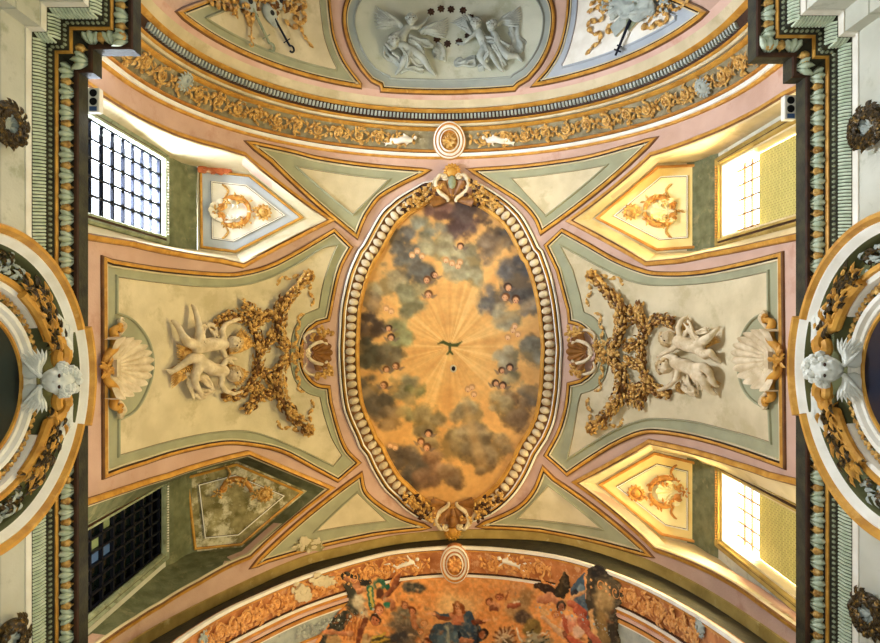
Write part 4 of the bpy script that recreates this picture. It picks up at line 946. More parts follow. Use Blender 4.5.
def ribbon(surf,path,w,name,mats,parent=None,h=.04,**k):
    mb=MB(); P=crv(path,7); n=len(P); L=[]
    V=[];Fc=[]
    pr=[fr(surf,*p,h+.03*math.sin(i*.9)) for i,p in enumerate(P)]
    tube(mb,[q[0] for q in pr],[w*(.75+.35*math.sin(i*.8)) for i in range(n)],8,0,flat=.35,up=pr[0][3]); return mb.build(name,mats,parent,smooth=60,**k)
def spray(mb,p,S,T,N,a0,spread,n,L,m=0,curl=.6):
    for i in range(n):
        a=a0+spread*(random.random()-.5); d=S*math.cos(a)+T*math.sin(a); leaf(mb,p+N*random.uniform(0,.05)+d*random.uniform(0,.06),d+N*.2,N,L*random.uniform(.6,1.1),L*.42,m,curl)
def fluted_shell(surf,hu,hv,ang,Rs,Rt,span,ribs,name,mats,parent,h=.03,depth=.12,r0=.12,**k):
    p,S,T,N=fr(surf,hu,hv,h); V=[];Fc=[]; na=ribs*6+1; nr=10
    for i in range(na):
        f=i/(na-1); a=ang+span*(f-.5); ph=f*ribs*2*PI; rip=abs(math.sin(ph/2))
        for j in range(nr):
            r=r0+(1-r0)*j/(nr-1); ext=1+.07*rip*(j/(nr-1))
            V.append(p+S*(math.cos(a)*Rs*r*ext)+T*(math.sin(a)*Rt*r*ext)+N*(depth*(r**2)*.8+.06*rip*r+.01))
        
    for i in range(na-1):
        for j in range(nr-1): Fc.append((i*nr+j,i*nr+j+1,(i+1)*nr+j+1,(i+1)*nr+j))
    n=len(V); rim=[i*nr+nr-1 for i in range(na)]
    W_=[V[r]-N*(depth*.9+.03) for r in rim]; V+=W_
    for i in range(na-1): Fc.append((rim[i],rim[i+1],n+i+1,n+i))
    mb=MB(); mb.add(V,Fc,0); return mb.build(name,mats,parent,smooth=60,**k)
def scrollpath(surf,P,rad,name,mats,parent=None,h=.05,curl=None,**k):
    """swelling scroll moulding through photo points, ends may curl (turns, sign)"""
    mb=MB(); Q=crv(P,8); n=len(Q); pts=[W(surf,u,v,h) for u,v in Q]
    tube(mb,pts,[rad*(.65+.5*math.sin(PI*i/(n-1))) for i in range(n)],8)
    for end,(R,sg) in (curl or {}).items():
        p,S,T,N=fr(surf,*(P[0] if end==0 else P[-1]),h); ball(mb,p,(R,R,R*.8),2,basis=(S,T,N))
        sp=[p+(S*math.cos(a*sg)+T*math.sin(a*sg))*(R*(.6+a/9)) +N*.02 for a in [x*.45 for x in range(14)]]
        tube(mb,sp,rad*.5,6)
    return mb.build(name,mats,parent,smooth=60,**k)
# ---------------------------------------------------------------- crests of the medallion
def crest(cx,cy,s,label):
    """s=1 crest at the top (points up), -1 at the bottom"""
    p,S,T,N=fr(VS,cx,cy); t=thing('shell_crest',label,'shell ornament',p,'shell crests of the medallion frame')
    X=lambda x,y:(cx+x,cy+s*y)
    fluted_shell(VS,*X(0,12),-PI/2*s,.44,.42,PI*1.25,7,'shell',['brownshell'],t,h=.06,depth=.10,label='brown fluted shell')
    for sg in (-1,1):
        scrollpath(VS,[X(sg*4,14),X(sg*5,10),X(sg*14,3),X(sg*16,-6),X(sg*12,-13),X(sg*7,-11)],.045,'volute',['stucco' if s>0 else 'stucco'],t,h=.12,curl={1:(.06,sg)})
        scrollpath(VS,[X(sg*27,5),X(sg*22,2),X(sg*19,-5),X(sg*17,-10)],.032,'tendril',['stucco'],t,h=.08)
    mb=MB(); q,S,T,N=fr(VS,*X(0,-16),.1); ball(mb,q,(.14,.13,.09),2,basis=(S,T,N))
    for k in range(11): a=-PI/2*s+(k-5)*.42; d=S*math.cos(a)+T*math.sin(a); leaf(mb,q+d*.06,d,N,.14,.09,curl=.7)
    mb.build('leaf_mask',['gold'],t)
    mb=MB(); q,S,T,N=fr(VS,*X(0,-6),.15); ball(mb,q,(.09,.15,.07),2,basis=(S,T,N)); 
    mb.build('boss',['stonegreen' if s>0 else 'brownshell'],t)
    for sg in (-1,1):
        mb=MB(); 
        for i in range(170):
            f=random.random(); x=11+38*f; y=(9-4*f+12*f*f*0)+ (0 if s>0 else 0); wv=3+9*math.sin(PI*min(1,f*1.15)); yy=4+7*f-3+random.uniform(-1,1)*wv*.8+ (4*f)
            yy=(-4+24*f)+random.uniform(-1,1)*(4+8*math.sin(PI*min(1,f*1.1)))*.75
            q,S,T,N=fr(VS,*X(sg*x,yy),random.uniform(.04,.14))
            if random.random()<.5: ball(mb,q,random.uniform(.03,.05),1)
            elif random.random()<.35: a=random.uniform(0,2*PI); leaf(mb,q,S*math.cos(a)+T*math.sin(a),N,.13,.08,m=1,curl=.6)
            else: a=random.uniform(0,2*PI); leaf(mb,q,S*math.cos(a)+T*math.sin(a)+N*.2,N,.12,.07,curl=.7)
        mb.build('fruit_cluster',['leafgold','umber'],t)
crest(452,188,1,'gilded shell crest with cream volutes at the top of the medallion')
crest(452.5,516,-1,'brown shell crest with green-eyed boss at the foot of the medallion')
# ---------------------------------------------------------------- shell brackets and festoons on the flanks
def flank(m,cx,cy,side):
    """m=+1 left flank as traced, -1 mirrored; ornament measured from the bracket centre"""
    X=lambda x,y:(cx-m*x,cy+y)
    p,S,T,N=fr(VS,*X(0,0)); t=thing('shell_bracket','cream-rimmed brown shell bracket on the %s side of the medallion'%side,'shell ornament',p,'shell brackets beside the medallion')
    fluted_shell(VS,*X(7,0),0 if m>0 else PI,.40,.36,PI*.9,7,'shell',['brownshell'],t,h=.06,depth=.08,label='brown fluted shell')
    for sg in (-1,1):
        scrollpath(VS,[X(10,sg*2),X(8,sg*6),X(2,sg*10),X(-6,sg*11),X(-10,sg*7)],.035,'volute',['stucco'],t,h=.12,curl={0:(.05,sg)})
        scrollpath(VS,[X(12,sg*10),X(14,sg*16),X(9,sg*21),X(2,sg*22),X(-5,sg*20)],.03,'tendril',['stucco'],t,h=.06)
        mb=MB(); 
        for i in range(22):
            q,S,T,N=fr(VS,*X(random.uniform(-12,4),sg*random.uniform(14,23)),.06); a=random.uniform(0,2*PI); leaf(mb,q,S*math.cos(a)+T*math.sin(a),N,.13,.08,curl=.8)
        mb.build('leaf_cluster',['leafgold'],t)
    mb=MB()
    for i in range(46):
        q,S,T,N=fr(VS,*X(random.uniform(12,34),random.uniform(-6,6)),random.uniform(.04,.14)); spray(mb,q,S,T,N,PI if m>0 else 0,2.6,1,.15)
    mb.build('leaf_knot',['leafgold'],t)
    for sg,w in ((-1,'upper'),(1,'lower')):
        tip=X(7,sg*80) if m>0 else X(13,sg*79)
        path=[X(30,sg*3),X(38,sg*14),X(40,sg*30),X(36,sg*48),X(25,sg*63),X(10,sg*77)] if m>0 else [X(28,sg*3),X(37,sg*12),X(42,sg*28),X(38,sg*46),X(26,sg*62),X(11,sg*76)]
        q,S,T,N=fr(VS,*path[3],.05); f=thing('leaf_festoon','gilded leaf festoon curving from the %s shell bracket to the %s corner of its panel'%(side,w),'festoon',q,'leaf festoons beside the medallion')
        garland(VS,path,(.10,.17,.07),'garland',['leafgold'],f,den=1.5,L=.17,h=.1,fruit=.12)
        mb=MB(); q,S,T,N=fr(VS,*path[-1],.09)
        for k in range(8): a=2*PI*k/8; d=S*math.cos(a)+T*math.sin(a); leaf(mb,q+d*.03,d,N,.13,.09,curl=.9)
        ball(mb,q+N*.03,(.06,.06,.05),2,basis=(S,T,N)); mb.build('rosette',['leafgold'],f)
        x0,y0=path[-1]; mm=m
        ribbon(VS,[(x0,y0),(x0+mm*3,y0-sg*9),(x0-mm*3+mm*4,y0-sg*16),(x0+mm*6,y0-sg*23),(x0+mm*3,y0-sg*30)],.04,'ribbon',['leafgold'],f,h=.05)
        ribbon(VS,[(x0,y0),(x0-mm*10,y0+sg*1),(x0-mm*18,y0-sg*3),(x0-mm*26,y0-sg*1),(x0-mm*31,y0-sg*9)],.04,'ribbon',['leafgold'],f,h=.05)
        ribbon(VS,[X(24,sg*8),X(20,sg*14),X(22,sg*22),X(18,sg*28),X(20,sg*36),X(14,sg*39)],.04,'ribbon',['leafgold'],f,h=.05)
flank(1,318,353,'left'); flank(-1,581,352,'right')
# ---------------------------------------------------------------- wreaths with sprays and the cherubs
def wreath(path,sprays,label,side):
    q,S,T,N=fr(VS,*path[0]); f=thing('round_wreath',label,'wreath',q,'wreaths behind the cherubs')
    garland(VS,path,(.10,.11,.10),'garland',['leafgold'],f,den=1.5,L=.15,h=.07,fruit=.25)
    for pp in sprays: garland(VS,pp,(.12,.12,.03),'spray',['leafgold'],f,den=1.6,L=.16,h=.07,fruit=.2)
wreath([(222,396),(236,394),(250,385),(257,368),(258,350),(255,332),(246,319),(232,316),(219,321),(213,330)],[[(250,330),(257,318),(250,309),(243,304)],[(256,322),(264,316),(272,313)],[(252,382),(256,394),(250,404),(244,410)],[(256,390),(264,394),(272,394)],[(262,352),(268,340),(272,333)],[(260,370),(268,376),(272,384)]],'gilded wreath with leafy sprays behind the left pair of cherubs','left')
wreath([(671,392),(657,390),(647,378),(642,360),(643,342),(650,326),(662,319),(674,322)],[[(646,330),(641,316),(640,304)],[(640,322),(632,316),(631,308)],[(642,342),(634,344),(628,348)],[(647,382),(643,394),(641,405)],[(640,384),(632,390),(632,402)],[(642,366),(634,364),(628,360)]],'gilded wreath with leafy sprays behind the right pair of cherubs','right')
def curls(surf,u,v,r,h,name,mt,parent,n=26,ang=0,cover=2.4):
    mb=MB(); p,S,T,N=fr(surf,u,v,h)
    for i in range(n):
        a=ang+random.uniform(-cover,cover)/1.0; e=random.uniform(0,1.1); d=(S*math.cos(a)+T*math.sin(a))*math.cos(e)+N*math.sin(e)
        ball(mb,p+d*r*.95,r*random.uniform(.24,.36),1)
    return mb.build(name,mt,parent,smooth=60)
def face(surf,u,v,r,h,ang,name,mt,parent):
    """head facing outwards from the vault; ang = direction of the crown in the surface"""
    mb=MB(); p,S,T,N=fr(surf,u,v,h); U=S*math.cos(ang)+T*math.sin(ang); R=U.cross(N)
    ball(mb,p,(r*.86,r,r*.95),3,basis=(R,U,N))
    ball(mb,p-U*r*.35+N*r*.45,(r*.62,r*.5,r*.5),2,basis=(R,U,N))
    for e in (-1,1):
        ball(mb,p+R*e*r*.42-U*r*.32+N*r*.62,(r*.28,r*.26,r*.24),2,basis=(R,U,N))      # cheeks
        ball(mb,p+R*e*r*.36+U*r*.26+N*r*.82,(r*.26,r*.09,r*.12),1,basis=(R,U,N))      # brow
        ball(mb,p+R*e*r*.86-U*r*.05+N*r*.1,(r*.14,r*.22,r*.16),1,basis=(R,U,N))       # ear
    ball(mb,p-U*r*.12+N*r*.98,(r*.11,r*.22,r*.16),2,basis=(R,U,N))                     # nose
    ball(mb,p-U*r*.45+N*r*.88,(r*.2,r*.06,r*.1),1,basis=(R,U,N)); ball(mb,p-U*r*.58+N*r*.82,(r*.16,r*.07,r*.12),1,basis=(R,U,N)); ball(mb,p-U*r*.8+N*r*.6,(r*.22,r*.16,r*.2),1,basis=(R,U,N))
    o=mb.build(name,mt,parent,smooth=60); blobify(o,r*.075,1)
    for e in (-1,1): mb=MB(); ball(mb,p+R*e*r*.34+U*r*.06+N*r*.84,(r*.15,r*.09,r*.1),2,basis=(R,U,N)); mb.build('eye',['umber'],o)
    return p,R,U,N
def wing(surf,root,tip,wdt,name,mt,parent,h=.08,n=9,side=1,rows=3):
    p,S,T,N=fr(surf,*root,h); q=W(surf,*tip,h); L=(q-p).length; d=(q-p).normalized(); s=N.cross(d)*side; mb=MB()
    for r in range(rows):
        for i in range(n):
            f=i/(n-1); a=f*1.15; dd=d*math.cos(a)+s*math.sin(a)*wdt; base=p+d*L*.30*f*(1-r*.2)+s*L*.02*r+N*(.015*(rows-r)+.05)
            leaf(mb,base-N*.02*r+s*.01*i,dd,N+s*.35,L*(.98-.42*f)*(1-.28*(rows-1-r)),L*.12,m=(i%2) if len(mt)>1 and r==0 else 0,curl=.25,ridge=.3)
    tube(mb,[p+N*.05,p+d*L*.3+N*.1,p+d*L*.62+N*.07],[L*.08,L*.07,L*.02],8)
    return mb.build(name,mt,parent,smooth=50)
def cherub(label,J,head,hr,hang,drape,wings,group='winged stucco cherubs on the flanks',arrows=()):
    q,S,T,N=fr(VS,*head); t=thing('cherub_figure',label,'cherub sculpture',q,group)
    o=figure(VS,J,'body',['stucco'],t,vox=.017)
    hr*=1.12; face(VS,*head,hr,.30,hang,'head',['stucco'],t); curls(VS,*head,hr,.27,'curly_hair',['stucco_hair'],t,44,hang,1.6)
    for dr in drape: cloth(VS,dr,'drapery',['stucco'],t)
    for a,b,w_,sd in wings: wing(VS,a,b,w_,'wing',['leafgold','umber'],t,h=.1,side=sd)
H=.2
cherub('upper left cherub with legs kicked up and one arm raised to the wreath',[
 [(228,344,.24,.06),(224,344,.24,.10),(212,344,.24,.125),(202,346,.22,.125),(196,348,.2,.12)],
 [(197,346,.22,.095),(188,342,.26,.085),(183,336,.24,.065),(179,328,.18,.052),(175,323,.14,.045),(172,321,.12,.028)],
 [(198,343,.22,.09),(200,333,.28,.08),(199,325,.26,.062),(197,316,.2,.05),(194.5,308,.16,.045),(192,305,.14,.028)],
 [(224,341,.24,.06),(222,331,.26,.055),(225,325,.24,.048),(233,321,.18,.042),(239,319,.14,.035)],
 [(239,319,.14,.02),(242,317,.12,.014)],[(239,319,.14,.02),(243,319,.12,.014)],[(239,320,.14,.02),(242,321,.12,.014)],
 [(222,349,.24,.058),(225,356,.22,.05),(230,361,.18,.042),(233,364,.16,.03)]],(234,343),.125,PI*.25,
 [[[(206,326,.2,.05),(202,334,.26,.06),(205,342,.3,.045),(212,348,.3,.03)],[(212,331,.16,.04),(217,338,.26,.03),(212,346,.3,.03)],[(206,324,.16,.03),(214,328,.18,.045),(218,335,.2,.03)],[(198,338,.26,.03),(204,331,.28,.035)]]],
 [((226,352),(258,346),.5,1)])
cherub('lower left cherub with drapery over one thigh, arm stretched below the wreath',[
 [(229,374,.24,.06),(224,371,.24,.10),(212,369,.24,.12),(204,365,.24,.125),(199,362,.22,.12)],
 [(200,359,.22,.10),(192,358,.26,.085),(186,362,.24,.065),(178,368,.18,.052),(171,372,.12,.045),(167,370,.11,.028)],
 [(199,366,.22,.1),(195,375,.28,.085),(195,383,.26,.065),(199,390,.2,.05),(202,396,.14,.042),(205,398,.12,.028)],
 [(222,377,.24,.058),(221,385,.24,.052),(226,391,.22,.045),(234,394,.16,.038),(240,392,.14,.03)],
 [(240,392,.14,.018),(243,390,.12,.013)],[(240,392,.14,.018),(244,392,.12,.013)],[(240,393,.14,.018),(243,395,.12,.013)],
 [(222,366,.24,.055),(226,360,.26,.048),(231,358,.22,.04),(236,359,.18,.03)]],(234,375),.125,PI*-.2,
 [[[(190,384,.16,.05),(196,380,.24,.05),(203,378,.26,.04),(210,384,.2,.05),(214,391,.14,.04)],[(196,392,.14,.05),(204,394,.16,.055),(212,391,.14,.04)],[(192,376,.22,.04),(190,386,.2,.035),(195,398,.12,.03)],[(186,372,.2,.03),(191,378,.24,.03),(194,388,.22,.03)]]],
 [((226,366),(252,372),.5,-1),((196,356),(176,342),.35,1),((190,366),(172,390),.35,-1)])
cherub('upper right cherub leaning out of the wreath with legs stretched to the right',[
 [(673,339,.24,.06),(678,341,.24,.10),(688,345,.24,.125),(696,347,.22,.12),(700,348,.2,.11)],
 [(699,345,.22,.095),(705,340,.28,.08),(709,337,.26,.062),(713,333,.2,.05),(717,329,.14,.042),(719,327,.12,.028)],
 [(699,350,.22,.095),(705,355,.26,.08),(710,352,.24,.062),(714,357,.18,.05),(718,360,.14,.04),(720,362,.12,.028)],
 [(680,337,.24,.055),(678,328,.26,.05),(681,321,.22,.042),(684,318,.18,.032)],[(684,318,.17,.018),(687,316,.14,.013)],[(684,318,.17,.018),(687,319,.14,.013)],
 [(677,346,.24,.055),(671,350,.24,.048),(664,353,.2,.04),(659,356,.16,.03)],[(659,356,.16,.018),(656,357,.13,.013)],[(659,356,.16,.018),(656,355,.13,.013)]],(668,338),.125,PI*.75,
 [[[(684,322,.14,.04),(690,330,.22,.05),(695,340,.26,.05),(700,344,.28,.03)],[(690,336,.2,.04),(702,331,.18,.04),(708,330,.14,.03)],[(686,330,.18,.04),(684,338,.26,.03)]]],
 [((679,336),(688,314),.5,-1),((708,348),(722,342),.3,1)])
cherub('lower right cherub seen from the front with one leg hanging down',[
 [(670,365,.24,.06),(676,363,.24,.10),(686,366,.24,.125),(693,369,.22,.125),(698,371,.2,.115)],
 [(696,374,.22,.1),(702,379,.28,.085),(705,384,.26,.066),(709,390,.2,.052),(713,393,.15,.042),(716,394,.12,.028)],
 [(697,368,.22,.1),(704,367,.28,.08),(709,372,.26,.062),(712,379,.2,.05),(715,385,.15,.04),(718,386,.12,.028)],
 [(678,369,.24,.056),(676,379,.26,.05),(670,385,.22,.043),(663,389,.17,.036),(658,390,.14,.028)],[(658,390,.14,.018),(655,389,.12,.013)],[(658,390,.14,.018),(655,391,.12,.013)],
 [(676,358,.24,.054),(670,356,.26,.047),(664,358,.22,.04),(660,361,.18,.03)]],(665,367),.125,PI*1.1,
 [[[(684,376,.18,.05),(688,384,.2,.055),(692,391,.14,.05),(696,396,.12,.03)],[(680,384,.14,.045),(686,390,.14,.045),(694,388,.16,.04)],[(690,374,.26,.03),(697,381,.24,.04),(700,390,.18,.035)]]],
 [((704,366),(722,384),.3,-1),((682,382),(676,392),.6,1)])
# ---------------------------------------------------------------- big scallop shells at the springing
def scallop(hu,hv,m,side):
    X=lambda x,y:(hu+m*x,hv+y); p,S,T,N=fr(VS,hu,hv); t=thing('scallop_shell','large fluted stucco scallop with gilded scrolls on the %s side panel'%side,'shell ornament',p,'scallop shells at the outer ends of the side panels')
    a,b=VS.inv(*X(6,0)),VS.inv(*X(43,0)); Rs=abs(b[0]-a[0]); Rt=abs(VS.inv(*X(18,30))[1]-VS.inv(*X(18,0))[1])
    fluted_shell(VS,*X(8,0),0 if m>0 else PI,Rs*.84,Rt*.94,PI*1.12,12,'shell',['stucco'],t,h=.04,depth=.2,r0=.1)
    mb=MB(); q,S,T,N=fr(VS,*X(15,0),.12); PW=[(S*(.05*i)+T*(.10*j)) for i,j in ((-1,-1),(1,-1),(1,1),(-1,1))]
    box(mb,q,.12,.24,.06,0,S,T,N); mb.build('hinge_block',['stucco'],t)
    for sg in (-1,1):
        scrollpath(VS,[X(3,sg*5),X(6,sg*13),X(12,sg*20),X(13,sg*29),X(11,sg*37),X(17,sg*41)],.06,'gilded_scroll',['gold'],t,h=.09,curl={1:(.05,sg*m)})
        scrollpath(VS,[X(16,sg*32),X(20,sg*38),X(22,sg*43),X(18,sg*46)],.04,'stucco_scroll',['stucco'],t,h=.08,curl={1:(.05,-sg*m)})
    mb=MB(); q,S,T,N=fr(VS,*X(1,0),.08); spray(mb,q,S,T,N,0,2*PI,16,.17); ball(mb,q+N*.04,.05,1); mb.build('acanthus_spray',['gold'],t)
scallop(102,368,1,'left'); scallop(783,360,-1,'right')
# ---------------------------------------------------------------- cartouches on the pointed panels
def cartouche(k,cx,cy,m,label,half=False,mt=('orangegold','leafgold','white')):
    PS=LUN[k]['PS']; X=lambda x,y:(cx+m*x,cy+y); p,S,T,N=fr(PS,cx,cy); t=thing('shell_cartouche',label,'cartouche',p,'shell cartouches on the pointed panels')
    if not half: fluted_shell(PS,*X(-8,0),0 if m>0 else PI,.30,.22,PI*1.3,7,'shell',[mt[2]],t,h=.03,depth=.07)
    for sg in (-1,1):
        if half and sg>0: continue
        scrollpath(PS,[X(-12,sg*5),X(-9,sg*11),X(0,sg*14),X(9,sg*12),X(15,sg*6),X(16,sg*1)],.05,'gilded_scroll',[mt[0]],t,h=.06,curl={0:(.06,sg*m)})
        scrollpath(PS,[X(-8,sg*14),X(-5,sg*20),X(-8,sg*25),X(-11,sg*27)],.022,'tendril',[mt[1]],t,h=.04)
        mb=MB()
        for i in range(9):
            a=.5+i*.3; q,S,T,N=fr(PS,*X(-10+25*(i/8),sg*(13-abs(i-4)*.9)),.08); spray(mb,q,S,T,N,random.uniform(0,6),6,2,.11)
        mb.build('leaf_trim',[mt[1]],t)
        if not half:
            for i in range(3): scrollpath(PS,[X(-6+5*i,sg*3),X(-3+4*i,sg*(7-i)),X(-7+5*i,sg*(9-i))],.018,'inner_scroll',[mt[2]],t,h=.1)
    mb=MB(); q,S,T,N=fr(PS,*X(30,1),.06); ball(mb,q,(.11,.1,.07),2,basis=(S,T,N)); ball(mb,q+N*.06,(.02,.03,.03),1,basis=(S,T,N))
    for i in range(12): a=2*PI*i/12; d=S*math.cos(a)+T*math.sin(a); leaf(mb,q+d*.07,d,N,.11,.07,curl=.8)
    for i in range(5): q2,S,T,N=fr(PS,*X(19+i,random.uniform(-4,4)),.05); spray(mb,q2,S,T,N,0,6,2,.1)
    mb.build('leaf_mask',[mt[1]],t)
    mb=MB(); q,S,T,N=fr(PS,*X(-18,0),.05); spray(mb,q,S,T,N,0,2*PI,9,.09); ball(mb,q,.035,1); mb.build('rear_leaf',[mt[1]],t)
cartouche('LT',233,211.5,1,'gilded shell cartouche on the blue-grey panel by the bright upper left window')
cartouche('RT',661,211,-1,'gilded shell cartouche on the yellow-lit upper right panel',mt=('orangegold','leafgold','creamyellow'))
cartouche('RB',666,492,-1,'gilded shell cartouche on the yellow-lit lower right panel',mt=('orangegold','orangegold','creamyellow'))
cartouche('LB',235,493,1,'broken remains of a gilded cartouche on the stained lower left panel',half=True)
# ================================================================ SIDE ARCHES WITH CHERUB HEADS
mat('dark_painting',(14,22,40),(40,30,34),scale=2.5,c3=(120,66,48),s3=3.2,t3=.6,bump=0,rough=.4)
mat('dark_painting_green',(10,20,18),(20,34,30),scale=2.5,c3=(96,86,50),s3=3.0,t3=.66,bump=0,rough=.4)
mat('fieldgreen',(112,112,70),(96,96,58),scale=3,bump=.2)
def side_arch(side,sx,yC):
    zC=6.0; B=Plane((sx*4.45,0,0),(0,1,0),(0,0,1)); x_=4.45
    def arc(R,a0,a1,n=None): 
        n=n or max(6,int(abs(a1-a0)/3)); return [(yC+R*math.sin(math.radians(a0+(a1-a0)*i/n)),zC+R*math.cos(math.radians(a0+(a1-a0)*i/n))) for i in range(n+1)]
    t=thing('round_arch','projecting round arch with gilt and white rim breaking into the %s cornice'%side,'arch',(sx*4.45,yC,zC),'round arches on the side walls')
    def ring(name,R,a0,a1,prof,mats,segm=None,parent=t):
        mb=MB(); sweep(mb,B,arc(R,a0,a1),prof,False,segm=segm,mx=.2); return mb.build(name,mats,parent)
    for a0,a1,dR,dh,nm in ((-102,-21,0,0,'rim_segment'),(21,102,0,0,'rim_segment'),(-21.2,21.2,.055,.05,'raised_rim')):
        ring(nm,1.40+dR,a0,a1,[(.17,-.25),(.17,.29+dh),(.155,.305+dh),(.12,.30+dh),(.10,.27+dh),(.085,.25+dh),(.07,.26+dh),(.05,.25+dh),(.02,.20+dh),(.0,.19+dh),(-.01,.15),(-.01,-.01)],['gold','white','fieldgreen'],[0,0,0,0,0,1,1,1,1,2,2])
    mb=MB(); P=arc(1.42,-100,100); slab(mb,B,[P],-.05,0,mx=9); mb.build('tympanum',['fieldgreen'],t)
    for sg in (-1,1):
        ring('volute_band',1.02,sg*(-102 if sg<0 else 102)*1.0 if False else sg*34,sg*102,[(.13,0),(.13,.12),(.11,.16),(.06,.16),(.05,.13),(.0,.12),(-.01,.0)][::1] if sg>0 else [(-.13,0),(-.13,.12),(-.11,.16),(-.06,.16),(-.05,.13),(0,.12),(.01,0)],['white','gold'],[0,0,1,1,0,0])
    ring('inner_rim',.80,-102,102,[(.12,0),(.115,.06),(.09,.09),(.05,.08),(.03,.04),(.0,.03),(-.02,-.05)],['white'])
    ring('picture_rim',.74,-102,102,[(.03,-.02),(.03,.03),(.0,.03),(-.03,-.04)],['gold'])
    mb=MB(); slab(mb,B,[arc(.76,-100,100)],-.14,-.03,mx=9) if False else slab(mb,B,[arc(.73,-100,100)],0.0,.012,mx=9); mb.build('dark_picture',['dark_painting' if side=='right' else 'dark_painting_green'],t,label='dark painted oval')
    for i in range(26):
        a=math.radians(-98+196*i/25); 
        if abs(math.degrees(a))<12: continue
        mb=MB(); p=B.w(yC+.965*math.sin(a),zC+.965*math.cos(a),.03); T=Vector((0,math.cos(a),-math.sin(a))); U=Vector((0,math.sin(a),math.cos(a))); N=B.N
        ball(mb,p,(.035,.05,.04),1,basis=(U,T,N)); 
        for s in (-1,1): leaf(mb,p+N*.02,T*s+U*.3,N,.07,.06,curl=.6)
        mb.build('rim_leaf',['leafgold'],t)
    # ---- cherub head, looking down into the nave
    hp=Vector((sx*4.18,yC,6.98)); nn=-hp.normalized(); Tv=Vector((0,1,0)); Sv=(Tv.cross(nn)).normalized()
    if Sv.x*(-sx)<0: Sv=-Sv     # towards the middle of the vault
    HP=Plane(hp,Sv,Tv); 
    pt=lambda d,y,h=0: hp+HP.S*d+HP.T*y+HP.N*h
    def proj(v): return (CX+v.x/v.z*F,CY+v.y/v.z*F)
    c=thing('winged_cherub','white stucco cherub head with small wings at the crown of the %s round arch'%side,'cherub',hp,'cherub heads on the round arches')
    hu,hv=proj(hp); a0=0.0
    face(HP,hu,hv,.165,.05,0.0,'face',['whitestucco'],c)
    mb=MB()
    for i in range(46):
        a=random.uniform(-1.75,1.75); e=random.uniform(-.1,1.2); d=(HP.S*math.cos(a)+HP.T*math.sin(a))*math.cos(e)+HP.N*math.sin(e)*.8
        if a*a<.5 and e>.8: continue
        ball(mb,pt(0.03,0,.03)+d*.165,random.uniform(.035,.055),1)
    mb.build('curly_hair',['whitestucco'],c)
    for sg in (-1,1):
        a=proj(pt(-.16,sg*.05)); b=proj(pt(-.40,sg*.30)); wing(HP,a,b,.7,'wing',['whitestucco'],c,h=.06,side=-sg*(1 if HP.S.cross(HP.T).dot(HP.N)>0 else -1),n=7)
        mb=MB(); ball(mb,pt(-.26,sg*.13,.02),(.12,.11,.07),2,basis=(HP.S,HP.T,HP.N)); mb.build('wing_shoulder',['whitestucco'],c)
    # ---- volutes with acanthus on both sides, large drooping wings
    for sg,nm in ((-1,'on its upper side'),(1,'on its lower side')):
        v=thing('acanthus_volute','gilt volute, dark acanthus and white wing beside the %s arch head, %s'%(side,nm),'volute',pt(0,sg*.3),'volutes beside the cherub heads')
        mb=MB(); P=[]
        for i in range(30):
            f=i/29; a=math.radians(34-24*min(1,f*1.6)) ; R=1.08+.12*f; P.append((yC+sg*R*math.sin(a),zC+R*math.cos(a)))
        ctr=(yC+sg*.27,zC+1.10); Q=[B.w(yC+sg*1.06*math.sin(math.radians(k)),zC+1.06*math.cos(math.radians(k)),.17) for k in (60,50,40,32,26)]
        for i in range(26):
            th=i/25*1.6*PI; r=.16*(1-.55*i/25); Q.append(B.w(ctr[0]-sg*(-1)*r*math.cos(th+.2)*1.0,ctr[1]+r*math.sin(th+.2)*1.0+.0,.20+.04*i/25))
        tube(mb,Q,[.05+.015*math.sin(i/len(Q)*PI) for i in range(len(Q))],8); mb.build('volute_scroll',['gold'],v)
        mb=MB()
        for i in range(120):
            k=random.uniform(14,58); R=random.uniform(1.08,1.30); a=math.radians(k); p=B.w(yC+sg*R*math.sin(a),zC+R*math.cos(a),random.uniform(.08,.18)); Tn=Vector((0,sg*math.cos(a),-math.sin(a))); U=Vector((0,sg*math.sin(a),math.cos(a)))
            leaf(mb,p,Tn+U*random.uniform(-.7,.7)+B.N*.3,B.N-Vector((0,0,.5)),.17,.05,m=i%2,curl=.9,ridge=.35)
        mb.build('acanthus_leaves',['bronze','gold'],v)
        a=proj(B.w(yC+sg*.24,zC+1.27,.16)); b=proj(B.w(yC+sg*.78,zC+1.0,.12)); wing(B,a,b,.35,'wing',['whitestucco'],v,h=.14,side=1 if (sg>0)==(sx<0) else -1,n=7)
    # outer acanthus further down the band
        mb=MB()
        for i in range(90):
            k=random.uniform(60,100); R=random.uniform(1.18,1.34); a=math.radians(k); p=B.w(yC+sg*R*math.sin(a),zC+R*math.cos(a),random.uniform(.02,.1)); Tn=Vector((0,sg*math.cos(a),-math.sin(a)))
            leaf(mb,p,Tn+Vector((0,sg*math.sin(a),math.cos(a)))*random.uniform(-1,1)+B.N*.3,B.N,.14,.05,m=i%2,curl=.9)
        mb.build('lower_acanthus',['bronze','greystucco'],v)
side_arch('left',-1,.64); side_arch('right',1,.52)
